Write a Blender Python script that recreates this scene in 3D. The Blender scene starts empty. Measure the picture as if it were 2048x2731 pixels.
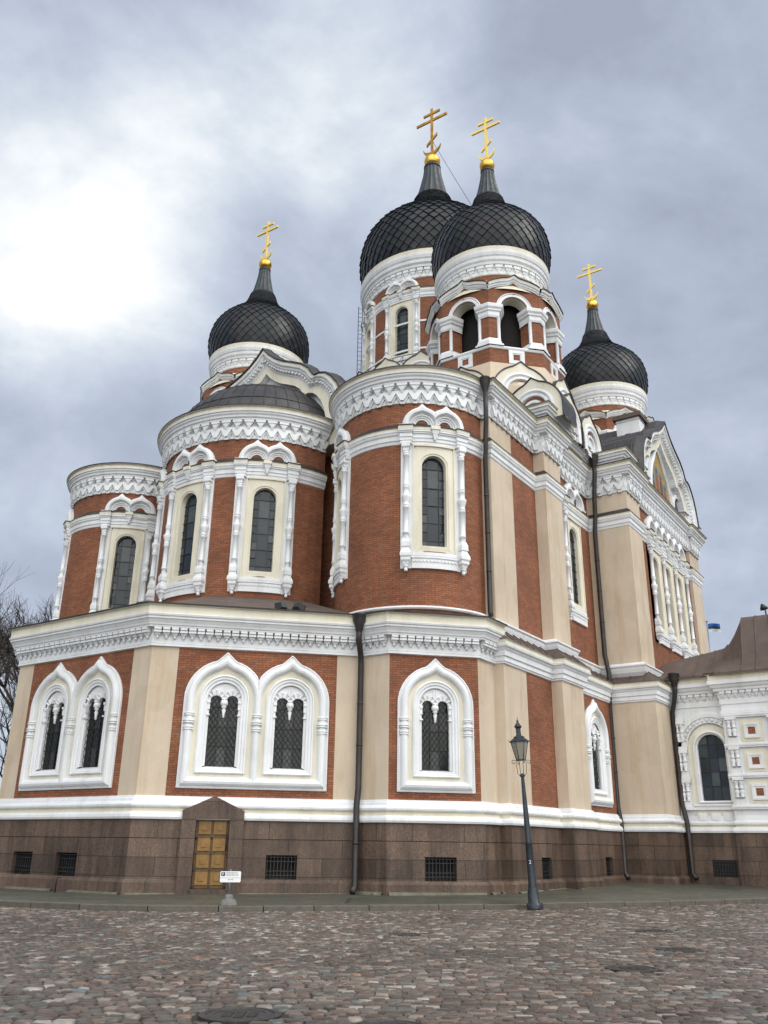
import bpy, math, random
from mathutils import Vector
random.seed(7)
sc = bpy.context.scene
PI = math.pi
R_ = math.radians
# ---------------------------------------------------------------- camera
# world frame: +X runs along the south flank of the church (away from the viewer), +Y to the viewer's left
cam_d = bpy.data.cameras.new('camera'); cam = bpy.data.objects.new('camera', cam_d)
sc.collection.objects.link(cam); sc.camera = cam
cam_d.sensor_fit = 'VERTICAL'; cam_d.sensor_height = 36.0; cam_d.sensor_width = 27.0
cam_d.lens = 36.0 * 2310 / 2731
cam_d.clip_start = 0.1; cam_d.clip_end = 3000
cam.location = (0, 0, 0)
from mathutils import Matrix
yaw, pit, rol = R_(34.0), R_(21.1), R_(0.75)
fw = Vector((math.cos(yaw)*math.cos(pit), math.sin(yaw)*math.cos(pit), math.sin(pit)))
rt = Vector((math.sin(yaw), -math.cos(yaw), 0)); up = rt.cross(fw)
r2 = rt*math.cos(rol) + up*math.sin(rol); u2 = up*math.cos(rol) - rt*math.sin(rol)
cam.rotation_euler = Matrix(((r2.x, u2.x, -fw.x), (r2.y, u2.y, -fw.y), (r2.z, u2.z, -fw.z))).to_euler()
# ---------------------------------------------------------------- world, sun, exposure
SUN_EL, SUN_AZ = R_(48), R_(-75)      # azimuth in the XY plane, measured from +X
w = bpy.data.worlds.new('World'); sc.world = w; w.use_nodes = True
nt = w.node_tree; nt.nodes.clear()
def wn(t, **k):
    n = nt.nodes.new(t)
    for a, b in k.items(): setattr(n, a, b)
    return n
def wl(a, b): nt.links.new(a, b)
out = wn('ShaderNodeOutputWorld')
sky = wn('ShaderNodeTexSky', sky_type='NISHITA', sun_disc=False); sky.sun_elevation = SUN_EL; sky.sun_rotation = PI/2-SUN_AZ
bg1 = wn('ShaderNodeBackground'); bg1.inputs[1].default_value = 0.1; wl(sky.outputs[0], bg1.inputs[0])
tc = wn('ShaderNodeTexCoord')
def noise(scale, det, rough, dist=0.0, mp=(1,1,1), loc=(0,0,0)):
    m = wn('ShaderNodeMapping'); m.inputs['Scale'].default_value = mp; m.inputs['Location'].default_value = loc
    wl(tc.outputs['Generated'], m.inputs[0])
    n = wn('ShaderNodeTexNoise'); n.inputs['Scale'].default_value = scale; n.inputs['Detail'].default_value = det
    n.inputs['Roughness'].default_value = rough; n.inputs['Distortion'].default_value = dist
    wl(m.outputs[0], n.inputs['Vector']); return n.outputs[0]
def math_(op, a, b=None, c=None, clamp=False):
    n = wn('ShaderNodeMath', operation=op); n.use_clamp = clamp
    for i, x in enumerate((a, b, c)):
        if x is None: continue
        if isinstance(x, (int, float)): n.inputs[i].default_value = x
        else: wl(x, n.inputs[i])
    return n.outputs[0]
def lobe(d, lo, hi):                  # a brighter or darker area of the sky around direction d
    n = wn('ShaderNodeVectorMath', operation='DOT_PRODUCT'); wl(tc.outputs['Generated'], n.inputs[0])
    n.inputs[1].default_value = Vector(d).normalized()
    m = wn('ShaderNodeMapRange', interpolation_type='SMOOTHSTEP'); wl(n.outputs['Value'], m.inputs[0])
    m.inputs[1].default_value = lo; m.inputs[2].default_value = hi; return m.outputs[0]
n1 = noise(2.3, 7, 0.56, 0.35, (1, 1, 1.35), (3.1, 1.7, 0.4)); n2 = noise(6.0, 6, 0.6, 0.2, (1, 1, 1.4), (0.3, 4.0, 2))
base = math_('ADD', math_('MULTIPLY', n1, 0.72), math_('MULTIPLY', n2, 0.28))
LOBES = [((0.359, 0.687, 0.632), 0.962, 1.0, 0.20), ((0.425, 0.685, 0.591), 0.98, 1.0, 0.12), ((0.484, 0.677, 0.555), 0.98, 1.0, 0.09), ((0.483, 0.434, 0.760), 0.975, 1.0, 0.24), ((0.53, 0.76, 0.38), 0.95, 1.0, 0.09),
         ((0.36, 0.56, 0.745), 0.985, 1.0, -0.12), ((0.60, 0.05, 0.80), 0.9, 1.0, -0.05), ((-0.62, -0.55, 0.55), 0.35, 0.95, 0.62)]  # last lobe: unseen bright sky added behind the camera to light the facade
val = math_('ADD', math_('MULTIPLY', math_('SUBTRACT', base, 0.5), 1.45), 0.5)
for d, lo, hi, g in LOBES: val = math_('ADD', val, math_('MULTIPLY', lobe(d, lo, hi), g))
ramp = wn('ShaderNodeValToRGB'); wl(val, ramp.inputs[0])
e = ramp.color_ramp.elements
e[0].position = 0.34; e[0].color = (0.345, 0.385, 0.48, 1)
e[1].position = 0.48; e[1].color = (0.43, 0.48, 0.59, 1)
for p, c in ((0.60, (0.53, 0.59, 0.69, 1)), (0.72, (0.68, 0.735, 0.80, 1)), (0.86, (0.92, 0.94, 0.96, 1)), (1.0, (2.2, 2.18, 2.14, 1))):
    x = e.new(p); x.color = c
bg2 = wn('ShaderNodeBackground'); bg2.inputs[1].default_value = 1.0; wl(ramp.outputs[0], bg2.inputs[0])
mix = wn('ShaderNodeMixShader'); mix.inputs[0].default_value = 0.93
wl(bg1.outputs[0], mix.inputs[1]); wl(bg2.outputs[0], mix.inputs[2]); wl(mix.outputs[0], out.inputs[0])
sd = bpy.data.lights.new('sun', 'SUN'); sd.energy = 1.3; sd.angle = R_(30); sd.color = (1, 0.97, 0.93)
so = bpy.data.objects.new('sun', sd); sc.collection.objects.link(so)
sv = Vector((math.cos(SUN_EL)*math.cos(SUN_AZ), math.cos(SUN_EL)*math.sin(SUN_AZ), math.sin(SUN_EL)))
so.rotation_euler = sv.to_track_quat('Z', 'Y').to_euler()
sc.view_settings.view_transform = 'Standard'; sc.view_settings.look = 'None'
sc.view_settings.exposure = 0.2; sc.view_settings.gamma = 1
# ---------------------------------------------------------------- materials
MATS = {}
def newmat(name, col, rough=0.7, metal=0.0, spec=0.5):
    m = bpy.data.materials.new(name); m.use_nodes = True
    b = m.node_tree.nodes['Principled BSDF']
    b.inputs['Base Color'].default_value = (*col, 1); b.inputs['Roughness'].default_value = rough
    b.inputs['Metallic'].default_value = metal; b.inputs['Specular IOR Level'].default_value = spec
    MATS[name] = m; return m, m.node_tree, b
def N(t, ty, **k):
    n = t.nodes.new(ty)
    for a, b in k.items(): setattr(n, a, b)
    return n
def tnoise(t, scale, det=4, rough=0.6, coord='Object', mp=(1,1,1)):
    c = N(t, 'ShaderNodeTexCoord'); m = N(t, 'ShaderNodeMapping'); m.inputs['Scale'].default_value = mp
    t.links.new(c.outputs[coord], m.inputs[0])
    n = N(t, 'ShaderNodeTexNoise'); n.inputs['Scale'].default_value = scale; n.inputs['Detail'].default_value = det; n.inputs['Roughness'].default_value = rough
    t.links.new(m.outputs[0], n.inputs['Vector']); return n.outputs[0]
def tramp(t, fac, stops):
    r = N(t, 'ShaderNodeValToRGB'); t.links.new(fac, r.inputs[0]); el = r.color_ramp.elements
    while len(el) < len(stops): el.new(0.5)
    for x, (p, c) in zip(el, stops): x.position = p; x.color = (*c, 1)
    return r.outputs[0]
def tmul(t, a, b, fac=1.0):
    m = N(t, 'ShaderNodeMix', data_type='RGBA', blend_type='MULTIPLY'); m.inputs[0].default_value = fac
    for s, x in ((6, a), (7, b)):
        if isinstance(x, tuple): m.inputs[s].default_value = (*x, 1)
        else: t.links.new(x, m.inputs[s])
    return m.outputs[2]
def tbump(t, b, h, st, dist=0.02):
    n = N(t, 'ShaderNodeBump'); n.inputs['Strength'].default_value = st; n.inputs['Distance'].default_value = dist
    t.links.new(h, n.inputs['Height']); t.links.new(n.outputs[0], b.inputs['Normal'])
def plaster(name, col, rough=0.8, var=0.14, streak=0.10, grime=(0.62, 0.60, 0.56)):
    m, t, b = newmat(name, col, rough)
    c = tramp(t, tnoise(t, 0.9, 6), [(0.3, tuple(x*(1-var) for x in col)), (0.7, tuple(min(1, x*(1+var*0.4)) for x in col))])
    s = tramp(t, tnoise(t, 2.2, 5, 0.65, 'Object', (1, 1, 0.12)), [(0.34, grime), (0.52, (1, 1, 1))])
    c2 = tmul(t, c, s, streak*3)
    pt_ = tramp(t, tnoise(t, 0.42, 3, 0.5, 'Object', (1, 1, 0.8)), [(0.545, (1, 1, 1)), (0.56, (0.95, 0.945, 0.93)), (0.66, (0.95, 0.945, 0.93)), (0.67, (1, 1, 1))]); c2 = tmul(t, c2, pt_)
    f = tramp(t, tnoise(t, 28, 3), [(0.25, (0.9, 0.9, 0.9)), (0.6, (1, 1, 1))])
    t.links.new(tmul(t, c2, f, 0.7), b.inputs['Base Color'])
    tbump(t, b, tnoise(t, 40, 3), 0.25, 0.01); return m
plaster('white_stucco', (0.78, 0.80, 0.82), 0.62, 0.05, 0.11, (0.66, 0.67, 0.64))
plaster('cream_stucco', (0.76, 0.725, 0.60), 0.75, 0.07, 0.10)
plaster('tan_stucco', (0.595, 0.50, 0.385), 0.85, 0.10, 0.16, (0.80, 0.68, 0.54))
def brickmat(name, c1, c2, mortar, bw, rh, ms, rough, offs=0.5, bump=0.3, loc=(0,0,0)):
    m, t, b = newmat(name, c1, rough)
    c = N(t, 'ShaderNodeTexCoord'); mp = N(t, 'ShaderNodeMapping'); t.links.new(c.outputs['UV'], mp.inputs[0]); mp.inputs['Location'].default_value = loc
    k = N(t, 'ShaderNodeTexBrick'); k.offset = offs
    t.links.new(mp.outputs[0], k.inputs['Vector'])
    for a, v in (('Color1', (*c1, 1)), ('Color2', (*c2, 1)), ('Mortar', (*mortar, 1)), ('Scale', 1.0), ('Mortar Size', ms), ('Brick Width', bw), ('Row Height', rh), ('Mortar Smooth', 0.3), ('Bias', -0.1)):
        k.inputs[a].default_value = v
    n = tramp(t, tnoise(t, 0.7, 6, 0.65), [(0.3, (0.68, 0.64, 0.62)), (0.65, (1.05, 1.02, 1.0))])
    col = tmul(t, k.outputs[0], n)
    n3 = tramp(t, tnoise(t, 9, 4, 0.7), [(0.3, (0.80, 0.78, 0.76)), (0.7, (1.12, 1.1, 1.08))])
    col = tmul(t, col, n3)
    if name == 'red_brick':
        mx = N(t, 'ShaderNodeMix', data_type='RGBA'); t.links.new(tramp(t, tnoise(t, 1.3, 7, 0.75), [(0.56, (0, 0, 0)), (0.75, (0.20, 0.20, 0.20))]), mx.inputs[0]); t.links.new(col, mx.inputs[6]); mx.inputs[7].default_value = (0.42, 0.30, 0.23, 1); col = mx.outputs[2]
    t.links.new(col, b.inputs['Base Color']); tbump(t, b, k.outputs[1], -bump, 0.02); return m, t, b, col
brickmat('red_brick', (0.325, 0.128, 0.062), (0.220, 0.082, 0.040), (0.125, 0.058, 0.034), 0.26, 0.077, 0.010, 0.85)
m, t, b, col = brickmat('brown_granite', (0.150, 0.108, 0.082), (0.080, 0.057, 0.043), (0.026, 0.020, 0.016), 1.7, 0.54, 0.012, 0.6, 0.37, 0.35, (0.3, -0.15, 0))
s = tramp(t, tnoise(t, 1.6, 5, 0.7, 'Object', (1, 1, 0.16)), [(0.38, (0.34, 0.33, 0.31)), (0.58, (1, 1, 1))])
sp = tramp(t, tnoise(t, 34, 2, 0.7), [(0.35, (0.62, 0.60, 0.58)), (0.65, (1.42, 1.38, 1.34))])
t.links.new(tmul(t, tmul(t, col, s, 0.75), sp), b.inputs['Base Color'])
def mottled(name, c1, c2, rough, metal=0, scale=1.5, rr=None, bump=0, spec=0.5):
    m, t, b = newmat(name, c1, rough, metal, spec)
    t.links.new(tramp(t, tnoise(t, scale, 6, 0.65), [(0.32, c1), (0.68, c2)]), b.inputs['Base Color'])
    if rr:
        t.links.new(tramp(t, tnoise(t, scale*2.3, 4), [(0.3, (rr[0],)*3), (0.7, (rr[1],)*3)]), b.inputs['Roughness'])
    if bump: tbump(t, b, tnoise(t, scale*8, 4), bump)
    return m, t, b
mottled('dark_roof_metal', (0.030, 0.029, 0.031), (0.060, 0.057, 0.058), 0.5, 0.25, 1.2, (0.4, 0.62), 0.15)
mottled('brown_roof_metal', (0.085, 0.062, 0.052), (0.125, 0.092, 0.078), 0.6, 0.1, 1.0, (0.5, 0.75), 0.2)
mottled('black_iron', (0.018, 0.019, 0.021), (0.035, 0.036, 0.038), 0.5, 0.3, 3)
mottled('dark_pipe', (0.012, 0.010, 0.010), (0.030, 0.025, 0.022), 0.5, 0.0, 2.5, (0.42, 0.6))
mottled('gilding', (0.83, 0.50, 0.10), (0.95, 0.62, 0.17), 0.3, 1.0, 2.5, (0.24, 0.42))
mottled('worn_gilding', (0.30, 0.15, 0.035), (0.62, 0.36, 0.08), 0.42, 1.0, 2.2, (0.35, 0.55))
mottled('dull_gilt_ball', (0.62, 0.30, 0.05), (0.86, 0.52, 0.10), 0.3, 1.0, 1.8, (0.22, 0.4))
mottled('bright_gold_leaf', (0.86, 0.62, 0.14), (0.95, 0.72, 0.22), 0.5, 0.3, 2.5, (0.4, 0.55))
mottled('verdigris_lead', (0.013, 0.019, 0.024), (0.030, 0.042, 0.049), 0.5, 0.1, 1.5, (0.4, 0.6))
def islandmat(name, stops, rough, metal=0, nscale=20, spec=0.5, r2=None, bump=0.0):
    m, t, b = newmat(name, stops[0][1], rough, metal, spec)
    g = N(t, 'ShaderNodeNewGeometry'); c = tramp(t, g.outputs['Random Per Island'], stops)
    n = tramp(t, tnoise(t, nscale, 4, 0.7), [(0.3, (0.72, 0.72, 0.72)), (0.7, (1.15, 1.15, 1.15))])
    t.links.new(tmul(t, c, n), b.inputs['Base Color'])
    if r2: t.links.new(tramp(t, tnoise(t, 0.5, 3), [(0.35, (r2[0],)*3), (0.65, (r2[1],)*3)]), b.inputs['Roughness'])
    if bump: tbump(t, b, tnoise(t, nscale*1.5, 3), bump, 0.01)
    return m, t, b
islandmat('dome_scales', [(0.0, (0.010, 0.013, 0.017)), (0.3, (0.017, 0.022, 0.027)), (0.6, (0.024, 0.020, 0.026)), (0.85, (0.018, 0.027, 0.026)), (1.0, (0.034, 0.038, 0.044))], 0.36, 0.0, 3, 0.26, (0.28, 0.5))
cm_, ct_, cb_ = islandmat('cobble_stone', [(0.0, (0.052, 0.038, 0.031)), (0.2, (0.105, 0.074, 0.060)), (0.36, (0.062, 0.061, 0.052)), (0.52, (0.135, 0.090, 0.074)), (0.65, (0.080, 0.090, 0.085)), (0.78, (0.155, 0.124, 0.102)), (0.88, (0.22, 0.195, 0.17)), (0.94, (0.34, 0.325, 0.30)), (0.97, (0.22, 0.125, 0.082)), (1.0, (0.10, 0.15, 0.165))], 0.5, 0, 14, 0.5, (0.28, 0.52), 0.5)
_src = cb_.inputs['Base Color'].links[0].from_socket
ct_.links.new(tmul(ct_, _src, tramp(ct_, tnoise(ct_, 0.22, 4, 0.6), [(0.35, (0.68, 0.66, 0.62)), (0.65, (1.2, 1.16, 1.12))])), cb_.inputs['Base Color'])
islandmat('window_glass', [(0.0, (0.010, 0.017, 0.026)), (0.5, (0.022, 0.032, 0.042)), (0.85, (0.045, 0.058, 0.066)), (1.0, (0.085, 0.098, 0.100))], 0.08, 0, 2, 0.38)
islandmat('nave_glass', [(0.0, (0.006, 0.010, 0.008)), (0.6, (0.016, 0.022, 0.017)), (0.9, (0.04, 0.042, 0.04)), (1.0, (0.10, 0.105, 0.11))], 0.1, 0, 3, 0.35)
mottled('dark_oak', (0.085, 0.042, 0.010), (0.15, 0.078, 0.02), 0.5, 0, 4)
newmat('leading', (0.012, 0.012, 0.014), 0.5)
newmat('dark_interior', (0.012, 0.011, 0.010), 0.9)
mottled('road_bed', (0.014, 0.013, 0.011), (0.034, 0.030, 0.023), 0.8, 0, 6, None, 0.6)
mottled('manhole_iron', (0.032, 0.030, 0.030), (0.062, 0.056, 0.053), 0.5, 0.4, 8, (0.4, 0.6), 0.3)
m, t, b, col = brickmat('pavement_slab', (0.088, 0.094, 0.074), (0.068, 0.074, 0.058), (0.035, 0.036, 0.028), 0.95, 0.6, 0.012, 0.4, 0.5, 0.2)
t.links.new(tramp(t, tnoise(t, 1.1, 5), [(0.3, (0.28,)*3), (0.7, (0.6,)*3)]), b.inputs['Roughness'])
mottled('kerb_granite', (0.075, 0.068, 0.052), (0.12, 0.108, 0.085), 0.6, 0, 5, None, 0.3)
mottled('grass_strip_lichen', (0.075, 0.075, 0.05), (0.17, 0.165, 0.125), 0.9, 0, 4)
mottled('ground_earth', (0.07, 0.075, 0.045), (0.11, 0.10, 0.07), 0.9, 0, 0.5)
mottled('oak_door', (0.17, 0.088, 0.018), (0.27, 0.150, 0.036), 0.5, 0, 4, None, 0.2)
mottled('bark', (0.035, 0.028, 0.023), (0.065, 0.052, 0.042), 0.9, 0, 3)
mottled('lamp_paint', (0.014, 0.021, 0.027), (0.030, 0.042, 0.050), 0.42, 0.2, 5, (0.3, 0.5))
newmat('lamp_glass', (0.26, 0.25, 0.20), 0.25)
newmat('galvanised', (0.30, 0.33, 0.36), 0.4, 0.7)
newmat('sign_white', (0.75, 0.78, 0.77), 0.4); newmat('sign_blue', (0.008, 0.018, 0.13), 0.4); newmat('sign_black', (0.012, 0.014, 0.022), 0.5)
mottled('rough_concrete', (0.13, 0.13, 0.12), (0.22, 0.22, 0.205), 0.9, 0, 14, None, 0.8)
newmat('flag_blue', (0.01, 0.10, 0.42), 0.7); newmat('flag_black', (0.02, 0.03, 0.035), 0.7); newmat('flag_white', (0.60, 0.65, 0.74), 0.7)
mottled('mosaic_gold', (0.30, 0.19, 0.05), (0.44, 0.29, 0.08), 0.5, 0.2, 6)
newmat('mosaic_brown', (0.10, 0.06, 0.04), 0.6); newmat('mosaic_blue', (0.05, 0.22, 0.30), 0.5); newmat('mosaic_red', (0.24, 0.07, 0.04), 0.6)
# ---------------------------------------------------------------- mesh building
class MB:
    def __init__(s): s.v = []; s.f = []; s.m = []; s.uv = []; s.sm = []; s.names = []
    def mi(s, n):
        if n not in s.names: s.names.append(n)
        return s.names.index(n)
    def add(s, vs, fs, mat, uvs=None, smooth=False):
        o = len(s.v); s.v.extend(vs); k = s.mi(mat)
        for i, f in enumerate(fs):
            s.f.append([o+j for j in f]); s.m.append(k); s.sm.append(smooth)
            s.uv.append([uvs[j] for j in f] if uvs else None)
    def build(s, name, parent=None, loc=None):
        me = bpy.data.meshes.new(name); me.from_pydata([tuple(x) for x in s.v], [], s.f)
        for n in s.names: me.materials.append(MATS[n])
        me.polygons.foreach_set('material_index', s.m); me.polygons.foreach_set('use_smooth', s.sm)
        ul = me.uv_layers.new(name='UVMap'); flat = []
        for f, u in zip(s.f, s.uv):
            if u:
                for a in u: flat.extend(a)
            else:
                for i in f:
                    x = s.v[i]; flat.extend((x[0]+x[1], x[2]))
        ul.data.foreach_set('uv', flat); me.update()
        ob = bpy.data.objects.new(name, me); sc.collection.objects.link(ob)
        if loc: ob.location = loc
        if parent: ob.parent = parent
        return ob
def empty(name, loc, label, cat, group=None, parent=None):
    o = bpy.data.objects.new(name, None); sc.collection.objects.link(o); o.location = loc
    if label: o['label'] = label; o['category'] = cat
    if group: o['group'] = group
    return o
def tag(o, label, cat, group=None):
    o['label'] = label; o['category'] = cat
    if group: o['group'] = group
    return o
class Flat:
    curved = False
    def __init__(s, p, n):
        l = math.hypot(*n); s.n = (n[0]/l, n[1]/l); s.t = (-s.n[1], s.n[0]); s.p = p
    def P(s, a, z, d): return (s.p[0]+s.t[0]*a+s.n[0]*d, s.p[1]+s.t[1]*a+s.n[1]*d, z)
class Cyl:
    curved = True
    def __init__(s, c, R, phi): s.c = c; s.R = R; s.phi = phi
    def P(s, a, z, d):
        g = s.phi+a/s.R; r = s.R+d; return (s.c[0]+r*math.cos(g), s.c[1]+r*math.sin(g), z)
def panel(b, S, s0, s1, z0, z1, mat, holes=(), d=0.0):
    ss = {s0, s1}; zz = {z0, z1}
    for h in holes: ss |= {h[0], h[1]}; zz |= {h[2], h[3]}
    if S.curved:
        n = max(1, int(abs(s1-s0)/(S.R*R_(5)))+1)
        for i in range(n+1): ss.add(s0+(s1-s0)*i/n)
    ss = sorted(x for x in ss if s0-1e-6 <= x <= s1+1e-6); zz = sorted(zz)
    for a, c in zip(ss, ss[1:]):
        if c-a < 1e-5: continue
        for e, g in zip(zz, zz[1:]):
            ms, mz = (a+c)/2, (e+g)/2
            if any(h[0] < ms < h[1] and h[2] < mz < h[3] for h in holes): continue
            b.add([S.P(a, e, d), S.P(c, e, d), S.P(c, g, d), S.P(a, g, d)], [(0, 1, 2, 3)], mat, [(a, e), (c, e), (c, g), (a, g)])
def box(b, S, s0, s1, z0, z1, d0, d1, mat, t=0.0, tz=0.0):
    # t: taper of the bottom face in s and d (for corbels)
    n = max(1, int(abs(s1-s0)/(S.R*R_(7)))+1) if S.curved else 1
    vs = []; 
    for i in range(n+1):
        f = i/n; a = s0+(s1-s0)*f; ab = a+t*(1-2*f)
        vs += [S.P(ab, z0, d0), S.P(ab, z0, d1-t), S.P(a, z1, d0), S.P(a, z1, d1-tz)]
    fs = []
    for i in range(n):
        o = i*4; q = o+4; fs += [(o+1, q+1, q+3, o+3), (o, q, q+1, o+1), (o+3, q+3, q+2, o+2)]
    fs += [(0, 1, 3, 2), (n*4+1, n*4, n*4+2, n*4+3)]
    b.add(vs, fs, mat)
def prism(b, S, poly, d0, d1, mat, cap=True):
    n = len(poly); vs = [S.P(a, z, d1) for a, z in poly]+[S.P(a, z, d0) for a, z in poly]
    fs = [(i, (i+1) % n, n+(i+1) % n, n+i) for i in range(n)]
    if cap: fs.append(tuple(range(n)))
    b.add(vs, fs, mat)
def loft(b, S, loops, mats, closed=True, smooth=False):
    # loops: list of lists of (s,z,d)
    n = len(loops[0])
    if isinstance(mats, str): mats = [mats]*(len(loops)-1)
    for A, B, m in zip(loops, loops[1:], mats):
        vs = [S.P(*p) for p in A]+[S.P(*p) for p in B]
        k = n if closed else n-1
        b.add(vs, [(i, (i+1) % n, n+(i+1) % n, n+i) for i in range(k)], m, [(p[0], p[1]) for p in A]+[(p[0], p[1]) for p in B], smooth)
def lathe(b, c, prof, seg, mat, smooth=True, a0=0.0, a1=2*PI, cap=False):
    n = len(prof); full = abs(a1-a0-2*PI) < 1e-6; k = seg if full else seg+1
    vs = []; us = []
    for i in range(k):
        g = a0+(a1-a0)*i/seg
        for r, z in prof: vs.append((c[0]+r*math.cos(g), c[1]+r*math.sin(g), z)); us.append((g*max(prof[0][0], 0.3), z))
    fs = []
    for i in range(seg):
        j = (i+1) % k
        for q in range(n-1): fs.append((i*n+q, j*n+q, j*n+q+1, i*n+q+1))
    b.add(vs, fs, mat, us, smooth)
def lathe_on(b, S, a, d, prof, seg=10, mat='white_stucco', square=False):
    p = S.P(a, 0, d)
    if square:
        q = S.P(a, 0, d+1); g = math.atan2(q[1]-p[1], q[0]-p[0])+PI/4
        lathe(b, p, [(r*1.414, z) for r, z in prof], 4, mat, False, g, g+2*PI)
    else: lathe(b, p, prof, seg, mat, True)
def sweep(b, path, prof, closed=False, u0=0.0, smooth=False):
    # prof: list of (d, z, mat) - mat colours the strip up to the next point; outward is to the right of travel
    n = len(path); pts = []; L = u0
    for i, p in enumerate(path):
        if i: L += math.dist(path[i-1], p)
        def nr(a, c):
            x, y = c[0]-a[0], c[1]-a[1]; l = math.hypot(x, y); return (y/l, -x/l)
        if closed or 0 < i < n-1:
            a = nr(path[i-1], p); c = nr(p, path[(i+1) % n])
            k = 1+a[0]*c[0]+a[1]*c[1]; mx = ((a[0]+c[0])/k, (a[1]+c[1])/k)
        elif i == 0: mx = nr(p, path[1])
        else: mx = nr(path[-2], p)
        pts.append((p, mx, L))
    if closed: L += math.dist(path[-1], path[0]); pts.append((path[0], pts[0][1], L))
    m = len(prof)
    for (p, a, l0), (q, c, l1) in zip(pts, pts[1:]):
        for (d0, z0, mt), (d1, z1, _) in zip(prof, prof[1:]):
            if mt is None: continue
            b.add([(p[0]+a[0]*d0, p[1]+a[1]*d0, z0), (q[0]+c[0]*d0, q[1]+c[1]*d0, z0), (q[0]+c[0]*d1, q[1]+c[1]*d1, z1), (p[0]+a[0]*d1, p[1]+a[1]*d1, z1)],
                  [(0, 1, 2, 3)], mt, [(l0, z0), (l1, z0), (l1, z1), (l0, z1)], smooth)
def arcpath(c, R, a0, a1, step=5):
    n = max(2, int(abs(a1-a0)/step)); return [(c[0]+R*math.cos(R_(a0+(a1-a0)*i/n)), c[1]+R*math.sin(R_(a0+(a1-a0)*i/n))) for i in range(n+1)]
def along(path, spacing, fn, closed=False, margin=0.0):
    pp = list(path)+([path[0]] if closed else [])
    for a, c in zip(pp, pp[1:]):
        L = math.dist(a, c); k = max(1, round((L-2*margin)/spacing))
        if L < spacing*0.6: continue
        t = ((c[0]-a[0])/L, (c[1]-a[1])/L); S = Flat(a, (t[1], -t[0])); 
        for i in range(k): fn(S, margin+(L-2*margin)*(i+0.5)/k, (L-2*margin)/k)
def tube(b, pts, r, mat, seg=8, r1=None):
    rings = []
    for i, p in enumerate(pts):
        p = Vector(p); a = Vector(pts[max(0, i-1)]); c = Vector(pts[min(len(pts)-1, i+1)]); d = (c-a).normalized()
        x = d.orthogonal().normalized() if not rings else (lastx-d*lastx.dot(d)).normalized()
        lastx = x; y = d.cross(x); rr = r if r1 is None else r+(r1-r)*i/(len(pts)-1)
        rings.append([tuple(p+x*rr*math.cos(2*PI*k/seg)+y*rr*math.sin(2*PI*k/seg)) for k in range(seg)])
    vs = [q for g in rings for q in g]; fs = []
    for i in range(len(rings)-1):
        for k in range(seg): fs.append((i*seg+k, i*seg+(k+1) % seg, (i+1)*seg+(k+1) % seg, (i+1)*seg+k))
    fs += [tuple(range(seg))[::-1], tuple(range((len(rings)-1)*seg, len(rings)*seg))]
    b.add(vs, fs, mat, None, True)
W, CR, TN, BR, GR, DK = 'white_stucco', 'cream_stucco', 'tan_stucco', 'red_brick', 'brown_granite', 'dark_roof_metal'
r7 = math.sqrt(0.5)
# ================================================================ cathedral
CH = empty('cathedral', (44, 25.9, -1.4), 'large brick and white stucco orthodox cathedral with dark onion domes and gold crosses', 'cathedral')
def part(b, name, parent=None):
    o = b.build(name); p = parent or CH
    o.parent = p
    if p is CH: o.matrix_parent_inverse = Matrix.Translation((-44, -25.9, 1.4))
    return o
AX = 25.65
def mir(p): return (p[0], 2*AX-p[1])
lowS = [(19.2, 22.1), (24.18, 17.12), (24.18, 16.02), (26.38, 13.82), (27.6, 13.82), (27.6, 13.45), (31.75, 13.45), (31.75, 13.0), (33.9, 13.0), (33.9, 13.45), (38.3, 13.45), (38.3, 11.43), (40.4, 11.43), (51.1, 11.43), (51.1, 13.45)]
low = [mir(p) for p in reversed(lowS)]+lowS
# --- granite plinth
cellar = []   # cellar window openings (S, s0, s1, z0, z1)
def seg_s(p, q): t = (q[0]-p[0], q[1]-p[1]); return Flat(p, (t[1], -t[0])), math.hypot(*t)
SE_, LSE = seg_s(lowS[0], lowS[1]); EF, LE = seg_s(mir(lowS[0]), lowS[0]); SS, LSS = seg_s(lowS[2], lowS[3])
FL1, _ = seg_s(lowS[5], lowS[6]); FL2, LF2 = seg_s(lowS[9], lowS[10])
G = 0.13
b = MB()
holes = {19.2*1000+22: [(4.12, 5.09, -1.0, -0.30)]}
def plinth_holes(i):
    p = low[i]
    if p == lowS[0]: return [(4.12, 5.09, -1.0, -0.30), (1.90, 2.96, -1.33, 0.69)]
    if p == mir(lowS[0]): return [(LE-5.58, LE-4.54, -1.0, -0.31), (LE-3.31, LE-2.27, -1.0, -0.31)]
    if p == lowS[2]: return [(1.17, 2.20, -1.0, -0.30)]
    if p == lowS[5]: return [(2.15, 3.0, -1.0, -0.30)]
    if p == lowS[9]: return [(2.0, 2.8, -1.0, -0.30)]
    return []
pp = []
for i, p in enumerate(low):   # offset corners of the plinth face
    def nr(a, c):
        x, y = c[0]-a[0], c[1]-a[1]; l = math.hypot(x, y); return (y/l, -x/l)
    if 0 < i < len(low)-1:
        a = nr(low[i-1], p); c = nr(p, low[i+1]); k = 1+a[0]*c[0]+a[1]*c[1]; mx = ((a[0]+c[0])/k, (a[1]+c[1])/k)
    elif i == 0: mx = nr(p, low[1])
    else: mx = nr(low[-2], p)
    pp.append((p[0]+mx[0]*G, p[1]+mx[1]*G))
cell_specs = []
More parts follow.
